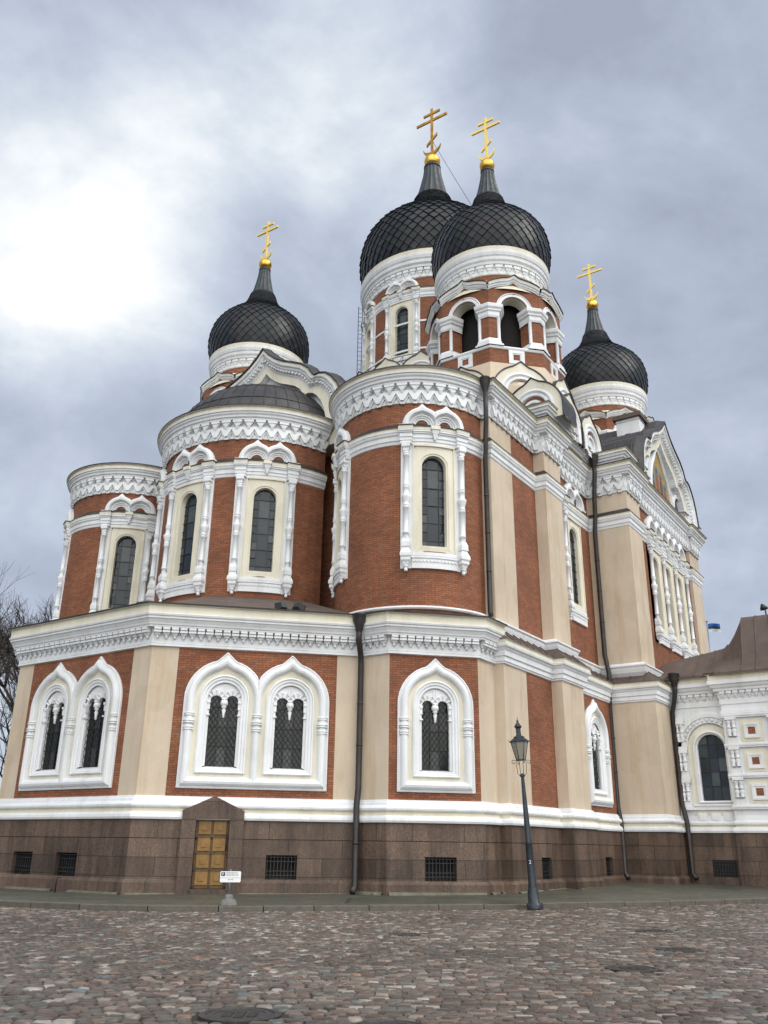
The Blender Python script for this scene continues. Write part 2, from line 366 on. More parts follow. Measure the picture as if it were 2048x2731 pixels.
for i in range(len(low)-1):
    S, L = seg_s(low[i], low[i+1]); a0 = (pp[i][0]-low[i][0])*S.t[0]+(pp[i][1]-low[i][1])*S.t[1]; a1 = L+(pp[i+1][0]-low[i+1][0])*S.t[0]+(pp[i+1][1]-low[i+1][1])*S.t[1]
    H = plinth_holes(i)
    for z0, z1, dd in ((0.16, 0.69, G), (-1.0, 0.14, G)):
        hh = [(h[0], h[1], max(h[2], z0), min(h[3], z1)) for h in H if h[3] > z0 and h[2] < z1]
        panel(b, S, a0, a1, z0, z1, GR, hh, dd)
    for h in H:
        if h[3] < 0: cell_specs.append((S, h))
sweep(b, low, [(G, 0.14, GR), (G-0.03, 0.14, GR), (G-0.03, 0.16, GR), (G, 0.16, GR)])
# sloping foot course, interrupted at the door
def foot(path, u0=0): sweep(b, path, [(G+0.10, -2.0, GR), (G+0.10, -1.10, GR), (G, -1.0, GR)], u0=u0)
iB = low.index(lowS[0])
pd0 = SE_.P(1.9, 0, 0)[:2]; pd1 = SE_.P(2.96, 0, 0)[:2]
foot(low[:iB+1]+[pd0]); foot([pd1]+low[iB+1:], 3)
part(b, 'plinth')
for S, h in cell_specs:
    b = MB(); a0, a1, z0, z1 = h
    loft(b, S, [[(a0, z0-0.04, G), (a1, z0-0.04, G), (a1, z1, G), (a0, z1, G)], [(a0+0.03, z0+0.05, G-0.4), (a1-0.03, z0+0.05, G-0.4), (a1-0.03, z1, G-0.4), (a0+0.03, z1, G-0.4)]], GR)
    o = part(b, 'cellar_window')
    b = MB(); panel(b, S, a0, a1, z0, z1, 'dark_interior', (), G-0.38); part(b, 'glass_pane', o)
    b = MB(); n = 9
    for k in range(n):
        a = a0+(a1-a0)*(k+0.5)/n; box(b, S, a-0.012, a+0.012, z0, z1, G-0.16, G-0.13, 'black_iron')
    for z in (z0+0.12, z0+0.24, z1-0.18, z1-0.06): box(b, S, a0, a1, z-0.012, z+0.012, G-0.13, G-0.11, 'black_iron')
    part(b, 'iron_grille', o)
# --- white base moulding
b = MB()
bm_prof = [(G, 0.69, W), (0.21, 0.70, W), (0.235, 0.76, W), (0.225, 0.84, W), (0.18, 0.90, CR), (0.13, 0.92, CR), (0.13, 1.02, CR), (0.19, 1.04, W), (0.22, 1.08, W), (0.225, 1.13, W), (0.19, 1.18, W), (0.12, 1.22, W), (0.11, 1.30, W), (0.07, 1.32, W), (0.06, 1.37, W), (0.0, 1.39, W)]
dl = SE_.P(1.60, 0, 0)[:2]; dr = SE_.P(3.24, 0, 0)[:2]
sweep(b, low, bm_prof)
part(b, 'base_moulding')
# --- lower walls with brick panels
def wall(name, path_segs):
    b = MB()
    for S, cuts, z0, z1, holes in path_segs:
        for (a, m), (c, _) in zip(cuts, cuts[1:]):
            hh = [h for h in holes if h[0] > a-0.01 and h[1] < c+0.01]
            panel(b, S, a, c, z0, z1, m, hh)
    return part(b, name)
WZ = [2.25, 4.9]
def wh(c): return (c-0.56, c+0.56, WZ[0], 4.965)
segs = []
Z0, Z1 = 1.34, 6.14
low_wins = []
for i in range(len(low)-1):
    S, L = seg_s(low[i], low[i+1]); p = low[i]
    mm = p[1] > AX+4; q = mir(low[i+1]) if mm else p       # mirrored counterpart start
    if p == mir(lowS[0]): cuts = [(0, TN), (0.86, BR), (L-0.86, TN), (L, None)]; cs = [L-4.65, L-2.47]
    elif q == lowS[0]: cuts = [(0, TN), (0.88, BR), (6.17, TN), (L, None)]; cs = [2.48, 4.64]
    elif q == lowS[2]: cuts = [(0, TN), (0.01, BR), (L-0.01, TN), (L, None)]; cs = [1.59]
    elif q == lowS[5]: cuts = [(0, TN), (1.87, BR), (L, None)]; cs = []
    elif q == lowS[9]: cuts = [(0, BR), (L, None)]; cs = [2.15]
    else: cuts = [(0, TN), (L, None)]; cs = []
    if mm:
        cuts = [(L-a, None) for a, m in reversed(cuts)]
        ms = [m for a, m in ([(0, TN), (0.88, BR), (6.17, TN)] if q == lowS[0] else [(0, BR)] if q in (lowS[2], lowS[9]) else [(0, TN), (1.87, BR)] if q == lowS[5] else [(0, TN)])]
        ms = ms[::-1]
        if len(cuts) > len(ms)+1: cuts = [cuts[0], cuts[-1]]
        cuts = [(a, m) for (a, _), m in zip(cuts, ms+[None])]
        cs = []
    segs.append((S, cuts, Z0, Z1, [wh(c) for c in cs]))
    if cs: low_wins.append((S, cs, L))
wall('lower_wall', segs)
# --- lower windows
def aloop(cx, hw, zb, zs, d, k=0.0, n=20, smin=-99, smax=99, fine=False):
    pts = [(cx-hw, zb), (cx-hw, zb+(zs-zb)*0.5), (cx-hw, zs)]
    fs_ = [PI*(1-i/n) for i in range(1, n)]+([PI/2+R_(x) for x in (-11.5, -8, -5, -2.5, 2.5, 5, 8, 11.5, -.01)] if fine else [])
    for f in sorted(set(fs_), reverse=True):
        r = hw*(1+k*max(0, 1-abs(f-PI/2)/R_(15))**1.35)
        pts.append((cx+r*math.cos(f), zs+r*math.sin(f)))
    pts += [(cx+hw, zs), (cx+hw, zb+(zs-zb)*0.5), (cx+hw, zb)]
    return [(min(max(a, smin), smax), z, d) for a, z in pts]
def low_window(S, cx, smin, smax, left_ring, right_ring):
    zs = 4.42
    def zb(hw):
        ks = [(1.30, 1.63), (1.22, 1.70), (0.95, 1.98), (0.79, 2.09), (0.47, 2.33), (0, 2.33)]
        for (h0, z0), (h1, z1) in zip(ks, ks[1:]):
            if h1 <= hw <= h0: return z0+(z1-z0)*(h0-hw)/(h0-h1)
    def LP(hw, d, k=0.0): return aloop(cx, hw, zb(hw), zs, d, k, 24, smin, smax, True)
    b = MB()
    secs = [(1.30, 0, .20), (1.30, .06, .20), (1.265, .08, .20), (1.245, .045, .20), (1.22, .05, .19), (1.195, .13, .185), (1.15, .185, .18), (1.085, .205, .16), (1.02, .185, .14), (0.975, .13, .12), (0.95, .03, .10)]
    loft(b, S, [LP(*x) for x in secs], W)
    loft(b, S, [LP(0.95, .03, .10), LP(0.79, .03)], CR)
    sec2 = [(0.79, .03), (0.79, .10), (0.75, .12), (0.72, .085), (0.66, .085), (0.62, .05), (0.56, .05), (0.54, .02)]
    loft(b, S, [LP(*x) for x in sec2], W)
    o = part(b, 'window')
    b = MB()   # reveal of the rectangular light and the tracery head
    zt = 4.42
    for sgn in (-1, 1):
        a = cx+sgn*0.47; c = cx+sgn*0.55
        b.add([S.P(c, 2.3, .02), S.P(a, 2.33, -.02), S.P(a, zt, -.02), S.P(c, zt, .02), S.P(a, 2.33, -.22), S.P(a, zt, -.22)], [(0, 1, 2, 3), (1, 4, 5, 2)], W)
    b.add([S.P(cx-.55, 2.27, .02), S.P(cx+.55, 2.27, .02), S.P(cx+.47, 2.33, -.22), S.P(cx-.47, 2.33, -.22)], [(0, 1, 2, 3)], W)
    n = 44; top = []; bot = []
    for i in range(n+1):
        a = -0.56+1.12*i/n; tz = 4.42+math.sqrt(max(0, .56**2-a*a))
        u = abs(a)
        if u < 0.06: bz = 4.28
        elif u < 0.46:
            bz = 4.36+math.sqrt(max(0, .2**2-(u-.26)**2))
        else: bz = 4.14
        top.append((cx+a, max(tz, bz+.001), -.03)); bot.append((cx+a, bz, -.03))
    loft(b, S, [top, bot, [(a, z, -.20) for a, z, d in bot]], W, False)
    for sgn in (-1, 1):     # radiating shells round the two small arches
        for k in range(7):
            f = R_(15+k*25); c0, z0 = cx+sgn*.26, 4.36
            p = [(c0+.21*math.cos(f-.13), z0+.21*math.sin(f-.13)), (c0+.21*math.cos(f+.13), z0+.21*math.sin(f+.13)), (c0+.36*math.cos(f+.16), z0+.36*math.sin(f+.16)), (c0+.36*math.cos(f-.16), z0+.36*math.sin(f-.16))]
            vs = [S.P(a, z, -.03) for a, z in p]; m = S.P(c0+.36*math.cos(f), z0+.36*math.sin(f), .05); m2 = S.P(c0+.21*math.cos(f), z0+.21*math.sin(f), -.01)
            if math.hypot(p[2][0]-cx, p[2][1]-4.42) < .60: b.add(vs+[m, m2], [(0, 5, 4, 3), (5, 1, 2, 4), (3, 4, 2)], W)
        box(b, S, cx+sgn*.51-.07, cx+sgn*.51+.07, 4.30, 4.38, -.1, .05, W); box(b, S, cx+sgn*.51-.06, cx+sgn*.51+.06, 4.10, 4.30, -.1, .02, W); box(b, S, cx+sgn*.51-.07, cx+sgn*.51+.07, 3.90, 3.95, -.1, .05, W)
    for a0, a1 in ((-.07, -.03), (.03, .07)): box(b, S, cx+a0, cx+a1, 4.62, 4.92, -.03, .0, W)
    part(b, 'tracery', o)
    b = MB(); lathe_on(b, S, cx, -.06, [(0.0, 4.40), (.10, 4.40), (.125, 4.34), (.12, 4.26), (.07, 4.23), (.085, 4.20), (.085, 4.18), (.045, 4.15), (.07, 4.08), (.04, 3.97), (.05, 3.94), (.03, 3.91), (.045, 3.87), (.0, 3.83)], 10)
    part(b, 'pendant', o)
    b = MB()
    for i in range(3):
        for z0, z1 in ((2.33, 2.95), (2.95, 3.57), (3.57, 4.2), (4.2, 4.75)):
            j = lambda: random.uniform(-.012, .012)
            a = cx-.48+.32*i; b.add([S.P(a, z0, -.17+j()), S.P(a+.32, z0, -.17+j()), S.P(a+.32, z1, -.17+j()), S.P(a, z1, -.17+j())], [(0, 1, 2, 3)], 'nave_glass')
    part(b, 'glass_pane', o)
    b = MB()
    for a in (-.16, .16): box(b, S, cx+a-.013, cx+a+.013, 2.33, 4.55, -.155, -.135, 'leading')
    for z in (2.95, 3.57, 4.2): box(b, S, cx-.47, cx+.47, z-.012, z+.012, -.155, -.137, 'leading')
    k = 9
    for i in range(-12, k+1):     # diamond lattice
        for sg in (1, -1):
            z = 2.33+i*.23; pts = []
            for q in (0, 1):
                a = -.47+.94*q; zz = z+(.94*1.45*q if sg > 0 else .94*1.45*(1-q)); pts.append((a, zz))
            (a0, z0), (a1, z1) = pts
            def clip(zc, a0, z0, a1, z1): f = (zc-z0)/(z1-z0); return a0+(a1-a0)*f
            if max(z0, z1) < 2.35 or min(z0, z1) > 4.5: continue
            if z0 < 2.33: a0 = clip(2.33, a0, z0, a1, z1); z0 = 2.33
            if z1 < 2.33: a1 = clip(2.33, a0, z0, a1, z1); z1 = 2.33
            if z0 > 4.5: a0 = clip(4.5, a0, z0, a1, z1); z0 = 4.5
            if z1 > 4.5: a1 = clip(4.5, a0, z0, a1, z1); z1 = 4.5
            p, q = S.P(cx+a0, z0, -.09), S.P(cx+a1, z1, -.09); tube(b, [p, q], .0065, 'leading', 4)
    part(b, 'lattice_grille', o)
    for on, sg in ((left_ring, -1), (right_ring, 1)):
        if on:
            b = MB()
            pr = [(.13, 3.36)]
            for z in (3.43, 3.50, 3.64, 3.71, 3.88, 3.94):
                r = .185 if 3.6 < z < 3.75 else .165
                pr += [(.135, z-.022), (r, z-.015), (r, z+.015), (.135, z+.022)]
            pr.append((.13, 4.0)); lathe_on(b, S, cx+sg*1.085, .06, pr, 12)
            part(b, 'moulded_ring', o)
for S, cs, L in low_wins:
    if len(cs) == 2:
        m = sum(cs)/2; low_window(S, cs[0], -9, m, True, True); low_window(S, cs[1], m, 99, False, True)
    else: low_window(S, cs[0], -9, 99, True, True)
# --- lower cornice: rich one round the apses, plain one on the flanks
iG = low.index(lowS[5]); iGm = low.index(mir(lowS[5]))
apse_path = low[iGm+1:iG]      # from mirrored F.. to F
cor = [(0.0, 6.06, W), (.09, 6.08, W), (.09, 6.13, W), (.05, 6.15, W), (.07, 6.17, W), (.07, 6.34, W), (.07, 6.66, W), (.30, 6.67, W), (.31, 6.72, W), (.34, 6.74, W), (.36, 6.80, W), (.42, 6.90, W), (.46, 6.93, W), (.46, 6.99, W), (.50, 7.01, W), (.52, 7.07, W), (.47, 7.09, CR), (.47, 7.36, CR), (.58, 7.37, 'dark_roof_metal'), (.59, 7.43, DK), (.0, 7.52, DK)]
b = MB(); sweep(b, apse_path, cor); co = part(b, 'cornice')
b = MB()
def lb(S, a, w):
    box(b, S, a-w*.40, a+w*.40, 6.59, 6.665, .10, .30, W); box(b, S, a-w*.43, a+w*.43, 6.50, 6.57, .10, .27, W); box(b, S, a-w*.36, a+w*.36, 6.57, 6.59, .10, .24, W)
    box(b, S, a-w*.37, a+w*.37, 6.42, 6.50, .09, .21, W, .03); lathe_on(b, S, a, .12, [(0, 6.29), (.035, 6.31), (.055, 6.36), (.05, 6.42)], 6)
along(apse_path, 0.28, lb); part(b, 'corbel_row', co)
flank = lowS[4:13]; cor2 = [(0.0, 6.06, W), (.06, 6.08, W), (.06, 6.13, W), (.10, 6.15, W), (.10, 6.30, W), (.15, 6.33, W), (.16, 6.50, W), (.20, 6.55, W), (.22, 6.60, W), (.28, 6.63, W), (.30, 6.70, W), (.27, 6.72, CR), (.27, 6.86, CR), (.32, 6.87, 'brown_roof_metal'), (.32, 6.90, 'brown_roof_metal'), (-.30, 7.40, 'brown_roof_metal')]
b = MB(); sweep(b, [mir(p) for p in reversed([(27.6, 14.2)]+lowS[5:13])], cor2); part(b, 'cornice')
b = MB(); sweep(b, [(27.6, 14.2)]+lowS[5:13], cor2)     # with the standing seams of the flank lean-to
def seam(S, a, w):
    p, q = S.P(a, 6.93, .31), S.P(a, 7.42, -.29); tube(b, [p, q], .022, 'brown_roof_metal', 4)
for p, q in zip(lowS[5:12], lowS[6:13]): along([p, q], .62, seam)
part(b, 'cornice')
# ================================================================ apse roofs + drums
CC, CRAD = (28.05, 25.9), 4.42
SC, SRAD = (28.15, 17.45), 3.15
NC = (28.15, 34.7)
b = MB()
# lower roof: from cornice outline up to the drums (one hipped sheet per side)
cx0 = (27.9, AX)
def roofring(path, c, k, z0, z1):
    inner = [(c[0]+(p[0]-c[0])*k, c[1]+(p[1]-c[1])*k) for p in path]
    for p, q, i0, i1 in zip(path, path[1:], inner, inner[1:]):
        b.add([(p[0], p[1], z0), (q[0], q[1], z0), (i1[0], i1[1], z1), (i0[0], i0[1], z1)], [(0, 1, 2, 3)], 'brown_roof_metal')
B0, A0 = lowS[0], mir(lowS[0]); Cc = lowS[1]; Cm = mir(Cc)
roofring([Cm, A0, B0, Cc], (28.05, 25.8), 0.35, 7.48, 9.6)
roofring([lowS[1], lowS[2], lowS[3], lowS[4], (28.3, 13.9)], SC, 0.55, 7.48, 8.1)
roofring([mir(x) for x in reversed([lowS[1], lowS[2], lowS[3], lowS[4], (28.3, 13.9)])], NC, 0.55, 7.48, 8.1)
part(b, 'apse_roof')
FRZ = dict(zz=16.10, br=16.42, ct=16.95)
def top_cornice(path, closed=False, band=True, zo=0.0, cream=0.15):
    """frieze of chevrons and corbels with the crowning cornice; returns the cornice part"""
    b = MB(); z = zo
    pr = [(.03, 16.10, W), (.05, 16.12, W), (.05, 16.90, W), (.26, 16.92, W), (.27, 16.98, W), (.33, 17.02, W), (.35, 17.10, W), (.41, 17.16, W), (.42, 17.22, W), (.47, 17.24, W), (.48, 17.29, W), (.45, 17.31, CR), (.45, 17.31+cream, CR), (.55, 17.31+cream, DK), (.56, 17.37+cream, DK), (0, 17.47+cream, DK)]
    sweep(b, path, [(d, zz+z, m) for d, zz, m in pr], closed)
    o = part(b, 'cornice'); b = MB()
    def unit(S, a, w):
        h = w/2
        prism(b, S, [(a-h, 16.55+z), (a-h, 16.37+z), (a-h*.30, 16.06+z), (a+h*.30, 16.06+z), (a+h, 16.37+z), (a+h, 16.55+z)], .05, .11, W)
        prism(b, S, [(a-h, 16.60+z), (a-h, 16.50+z), (a-h*.26, 16.18+z), (a+h*.26, 16.18+z), (a+h, 16.50+z), (a+h, 16.60+z)], .11, .19, W)
        box(b, S, a-h*.80, a+h*.80, 16.80+z, 16.905+z, .05, .27, W); box(b, S, a-h*.66, a+h*.66, 16.72+z, 16.80+z, .05, .24, W, .02)
        box(b, S, a-h*.40, a+h*.40, 16.64+z, 16.72+z, .05, .27, W, .01); box(b, S, a-h*.32, a+h*.32, 16.50+z, 16.64+z, .05, .26, W, .05)
    return o, b, unit
def crown_flat(path, sp=0.47):
    o, b, unit = top_cornice(path); along(path, sp, unit); part(b, 'corbel_row', o)
def crown_arc(c, R, a0, a1, sp=0.47):
    o, b, unit = top_cornice(arcpath(c, R, a0, a1)); L = R*R_(a1-a0); k = round(L/sp); S = Cyl(c, R, R_(a0))
    for i in range(k): unit(S, L*(i+.5)/k, L/k)
    part(b, 'corbel_row', o)
# --- tall window with columns, entablature and twin arches
COLP = [(.0, 9.23), (.05, 9.24), (.055, 9.33), (.03, 9.35), (.06, 9.40), (.08, 9.44), (.05, 9.47)]
def aedicule(S, cx=0.0, f=lambda z: z, arches=2, cols=(-1.05, 1.05), gd=-.24, narch=None, brk=True):
    b = MB()
    zb, zt, zs = 9.98, 14.28, 13.42
    # cream frame with arched light
    n = 16
    inner = aloop(cx, .47, 10.26, zs, 0.02, 0, n)
    m = len(inner); outer = []
    for (a, z, d) in inner:
        g = math.atan2(z-12.4, (a-cx)*3.2); x = .76; 
        if a-cx <= -.469: outer.append((cx-x, zb if z < 10.3 else z, .05))
        elif a-cx >= .469: outer.append((cx+x, zb if z < 10.3 else z, .05))
        else:
            q = (a-cx)/.47; outer.append((cx+x*max(-1, min(1, q*1.25)), zt if abs(q) < .8 else zs+(zt-zs)*(1-abs(q))/.2, .05))
    mid = [(cx+(a-cx)*1.14, (z+.07 if z > zs else z) if z > 10.3 else z-.07, .05) for a, z, d in inner]
    F = lambda l: [(a, f(z), d) for a, z, d in l]
    loft(b, S, [F(outer), F(mid), F([(a, z, .02) for a, z, d in mid]), F(inner), F([(a, z, gd) for a, z, d in inner])], CR)
    for s0, s1 in ((-.80, -.755), (.755, .80)):
        box(b, S, cx+s0, cx+s1, f(zb), f(zt), 0, .10, CR)
    box(b, S, cx-.80, cx+.80, f(14.24), f(14.31), 0, .12, CR)
    o = part(b, 'window')
    # panes
    b = MB(); xs = [-.47, -.24, .24, .47]
    def gp(a0, a1, z0, z1):
        j = lambda: random.uniform(-.010, .010)
        b.add([S.P(cx+a0, f(z0), gd+.02+j()), S.P(cx+a1, f(z0), gd+.02+j()), S.P(cx+a1, f(z1), gd+.02+j()), S.P(cx+a0, f(z1), gd+.02+j())], [(0, 1, 2, 3)], 'window_glass')
    zc = [10.26, 10.52, 11.22, 11.92, 12.62, 13.40, 13.95]
    for z0, z1 in zip(zc, zc[1:]): gp(-.24, .24, z0, z1)
    ze = [10.26, 10.52, 10.87, 11.22, 11.57, 11.92, 12.27, 12.62, 13.0, 13.40, 13.95]
    for z0, z1 in zip(ze, ze[1:]): gp(-.5, -.24, z0, z1); gp(.24, .5, z0, z1)
    part(b, 'glass_pane', o)
    b = MB()
    def bar(a0, a1, z0, z1): box(b, S, cx+a0, cx+a1, f(z0), f(z1), gd+.03, gd+.05, 'leading')
    for a in (-.24, .24): bar(a-.014, a+.014, 10.26, 13.78)
    for z in zc[1:-1]: bar(-.24, .24, z-.013, z+.013)
    for z in ze[1:-1]: bar(-.48, -.24, z-.012, z+.012); bar(.24, .48, z-.012, z+.012)
    part(b, 'glazing_bars', o)
    # white strips + sill band
    b = MB(); x0, x1 = cols[0], cols[-1]
    for a in (x0, x1): box(b, S, a-.21 if a < cx else a-.25, a+.25 if a < cx else a+.21, f(9.38), f(14.35), 0, .05, W)
    box(b, S, cx+(-.8), cx+.8, f(9.85), f(9.98), 0, .11, W); box(b, S, cx-.84, cx+.84, f(9.38), f(9.85), 0, .09, W); box(b, S, cx-.88, cx+.88, f(9.76), f(9.82), 0, .13, W)
    for k in range(13):
        a = cx-.78+k*.13; q = [(a+.06*math.cos(t), f(9.68)+.075*math.sin(t)) for t in [PI+PI*i/6 for i in range(7)]]
        prism(b, S, q, .09, .115, W)
    part(b, 'sill', o)
    # columns
    for a in cols:
        b = MB(); D = .15
        lathe_on(b, S, a, D, [(r*1.25, f(z)) for r, z in COLP], 8)
        lathe_on(b, S, a, D-.02, [(.07, f(9.44)), (.10, f(9.50)), (.12, f(9.58)), (.165, f(9.64)), (.165, f(9.74)), (.20, f(9.80)), (.20, f(9.90)), (.12, f(10.12)), (.15, f(10.16)), (.15, f(10.34)), (.10, f(10.50))], 4, W, True)
        pr = [(.10, 10.50), (.085, 10.66), (.12, 10.68), (.12, 10.73), (.095, 10.76), (.092, 11.66), (.12, 11.68), (.12, 11.73), (.10, 11.75), (.12, 11.77), (.12, 11.82), (.10, 11.84), (.11, 11.92), (.165, 12.10), (.17, 12.17), (.10, 12.24), (.095, 12.45), (.12, 12.48), (.12, 12.53), (.10, 12.55), (.12, 12.57), (.12, 12.62), (.092, 12.65), (.088, 13.78), (.12, 13.80), (.12, 13.85), (.10, 13.87), (.12, 13.89), (.12, 13.95), (.10, 13.98)]
        lathe_on(b, S, a, D, [(r, f(z)) for r, z in pr], 12)
        lathe_on(b, S, a, D-.02, [(.09, f(13.98)), (.11, f(14.0)), (.11, f(14.1)), (.16, f(14.16)), (.16, f(14.34)), (.11, f(14.40))], 4, W, True)
        part(b, 'column', o)
    # entablature
    b = MB(); e0, e1 = x0-.16, x1+.16
    ent(b, S, e0, e1, f, .06)
    for a in cols: ent(b, S, a-.19, a+.19, f, .20)
    if brk:
        for a, c in zip(cols, cols[1:]):
            m_ = (a+c)/2; box(b, S, m_-.16, m_+.16, f(14.86), f(15.0), 0, .36, CR); box(b, S, m_-.13, m_+.13, f(14.70), f(14.86), 0, .32, W, .03); box(b, S, m_-.09, m_+.09, f(14.56), f(14.70), 0, .28, W, .03); box(b, S, m_-.05, m_+.05, f(14.46), f(14.56), 0, .25, W, .02)
    part(b, 'entablature', o)
    # arches
    if narch is None: centres = [cx-.46, cx+.46]
    else: centres = narch
    for i, c in enumerate(centres):
        b = MB(); zz = 15.06
        lo = (c+centres[i-1])/2 if i else -99; hi = (c+centres[i+1])/2 if i < len(centres)-1 else 99
        secs = [(.74, 0, .22), (.74, .14, .22), (.70, .22, .20), (.62, .26, .15), (.53, .25, .06), (.49, .19, .06), (.45, .12, 0), (.40, .12, 0), (.38, .07, 0), (.33, .07, 0), (.31, .03, 0), (.25, .03, 0), (.24, -.02, 0)]
        loops = [[(a, f(z), d) for a, z, d in aloop(c, h, zz-.02, zz+.06, d, k, 18, lo, hi, True)] for h, d, k in secs]
        loft(b, S, loops, W, False)
        if i == 0: box(b, S, c-.86, c-.50, f(15.04), f(15.13), 0, .24, W)
        if i == len(centres)-1: box(b, S, c+.50, c+.86, f(15.04), f(15.13), 0, .24, W)
        part(b, 'kokoshnik_arch', o)
    return o
def ent(b, S, e0, e1, f, d0):
    pr = [(14.30, .0), (14.32, .03), (14.40, .03), (14.42, .06), (14.55, .06), (14.58, .08), (14.66, .08), (14.70, .13), (14.80, .14), (14.82, .18), (14.86, .18)]
    for (z0, a0), (z1, a1) in zip(pr[::2], pr[1::2]+[pr[-1]]):
        pass
    zs = [(14.30, 14.42, .03), (14.42, 14.56, .06), (14.56, 14.62, .09), (14.62, 14.74, .07), (14.74, 14.80, .12), (14.80, 14.87, .16)]
    for z0, z1, dd in zs: box(b, S, e0-dd*.4, e1+dd*.4, f(z0), f(z1), 0, d0+dd, W)
    box(b, S, e0-.07, e1+.07, f(14.87), f(15.0), 0, d0+.17, CR); box(b, S, e0-.10, e1+.10, f(15.0), f(15.03), 0, d0+.21, DK)
STR = [(.0, 14.34, W), (.03, 14.36, W), (.05, 14.46, W), (.09, 14.50, W), (.09, 14.66, W), (.14, 14.72, W), (.16, 14.80, W), (.18, 14.82, W), (.18, 14.87, W), (.17, 14.87, CR), (.17, 14.96, CR), (.20, 14.97, DK), (.20, 15.0, DK), (0.0, 15.22, 'dark_roof_metal'), (0, 15.22, None)]
def drum(c, R, angs, a0, a1, z0=7.3):
    b = MB(); path = arcpath(c, R, a0, a1)
    S0 = Cyl(c, R, R_(a0)); L = R*R_(a1-a0)
    holes = [(R*R_(a-a0)-.7, R*R_(a-a0)+.7, 10.05, 14.2) for a in angs]
    panel(b, S0, 0, L, z0, 16.2, BR, holes); part(b, 'apse_wall')
    b = MB(); sweep(b, path, STR); part(b, 'string_course')
    if R < 4: b = MB(); sweep(b, path, [(.02, 7.86, W), (.10, 7.87, W), (.14, 7.92, W), (.12, 7.98, W), (.0, 8.0, W)]); part(b, 'base_moulding')
    for a in angs: aedicule(Cyl(c, R, R_(a)))
    crown_arc(c, R, a0, a1)
drum(CC, CRAD, (225, 180, 135), 100, 260)
drum(SC, SRAD, (225, 135), 95, 268)
drum(NC, SRAD, (225, 135), 95, 268)
# roofs of the drums
b = MB(); lathe(b, CC, [(4.45, 17.5), (4.25, 17.62), (4.22, 17.7), (4.10, 18.15), (3.80, 18.72), (3.35, 19.25), (2.75, 19.72), (2.0, 20.1), (1.1, 20.35), (0, 20.45)], 48, DK)
for k in range(24):
    g = R_(90+k*7.5+3); tube(b, [(CC[0]+r*math.cos(g), CC[1]+r*math.sin(g), z+.015) for r, z in [(4.22, 17.7), (4.10, 18.15), (3.80, 18.72), (3.35, 19.25), (2.75, 19.72), (2.0, 20.1), (1.1, 20.35)]], .02, DK, 4)
for r, z in ((3.97, 18.42), (3.1, 19.47)):
    tube(b, [(CC[0]+r*math.cos(R_(90+i*6)), CC[1]+r*math.sin(R_(90+i*6)), z+.01) for i in range(31)], .016, DK, 4)
part(b, 'apse_dome')
for c in (SC, NC):
    b = MB(); lathe(b, c, [(3.4, 17.56), (0, 18.3)], 40, DK); part(b, 'apse_roof')
# ================================================================ upper flank, transept
UP = [(28.04, 15.2), (28.04, 13.9), (32.2, 13.9), (32.2, 13.4), (33.95, 13.4), (33.95, 13.9), (38.4, 13.9), (38.4, 11.88), (40.3, 11.88), (40.3, 12.05), (49.1, 12.05), (49.1, 11.88), (51.0, 11.88), (51.0, 13.9), (55.4, 13.9), (55.4, 20)]
def upmat(i): return {1: [(0, TN), (1.93, BR), (4.16, None)], 5: [(0, BR), (4.45, None)], 9: [(0, BR), (8.8, None)], 13: [(0, BR), (4.4, None)]}.get(i)
for mirror in (False, True):
    path = UP if not mirror else [mir(p) for p in reversed(UP)]
    b = MB()
    for i in range(len(path)-1):
        S, L = seg_s(path[i], path[i+1]); j = i if not mirror else len(UP)-2-i
        cuts = upmat(j) or [(0, TN), (L, None)]
        if mirror and upmat(j): 
            ms = [m for a, m in cuts[:-1]][::-1]; ps = [L-a for a, m in reversed(cuts)]; ps[0] = 0; cuts = [(a, m) for a, m in zip(ps, ms+[None])]
        else: cuts = cuts[:-1]+[(L, None)]
        hs = []
        if not mirror and j == 5: hs = [(2.35-.7, 2.35+.7, 10.05, 14.2)]
        if not mirror and j == 9: hs = [(c-.7, c+.7, 10.05, 14.2) for c in (2.30, 4.40, 6.50)]
        for (a, m), (c, _) in zip(cuts, cuts[1:]): panel(b, S, a, c, 7.0, 16.2, m, [h for h in hs if h[0] > a and h[1] < c])
        if not mirror and j == 5: FLW = S
        if not mirror and j == 9: TRW = S
    part(b, 'upper_wall')
    b = MB(); sweep(b, path, STR); part(b, 'string_course')
    b = MB(); sweep(b, path, [(.0, 7.2, W), (.16, 7.38, W), (.17, 7.42, W), (.20, 7.50, W), (.22, 7.60, W), (.27, 7.64, W), (.27, 7.70, W), (.12, 7.76, W), (.10, 7.80, W), (.0, 7.84, W)])
    part(b, 'base_moulding')
    crown_flat(path)
aedicule(FLW, 2.35, gd=-.16)
aedicule(TRW, 4.40, cols=(2.30-1.05, 2.30+1.05, 4.40+1.05, 6.50+1.05), narch=[1.79+1.04*i for i in range(6)])
for c in (2.30, 6.50):
    # the two outer lights share the columns of the middle one: frame, panes and sill only
    o = aedicule(TRW, c, cols=(c-1.05+2.1*(c > 4), c-1.05+2.1*(c > 4)), narch=[], brk=False)
    for ch in list(o.children):
        if ch.name.startswith(('column', 'entablature')): bpy.data.objects.remove(ch)
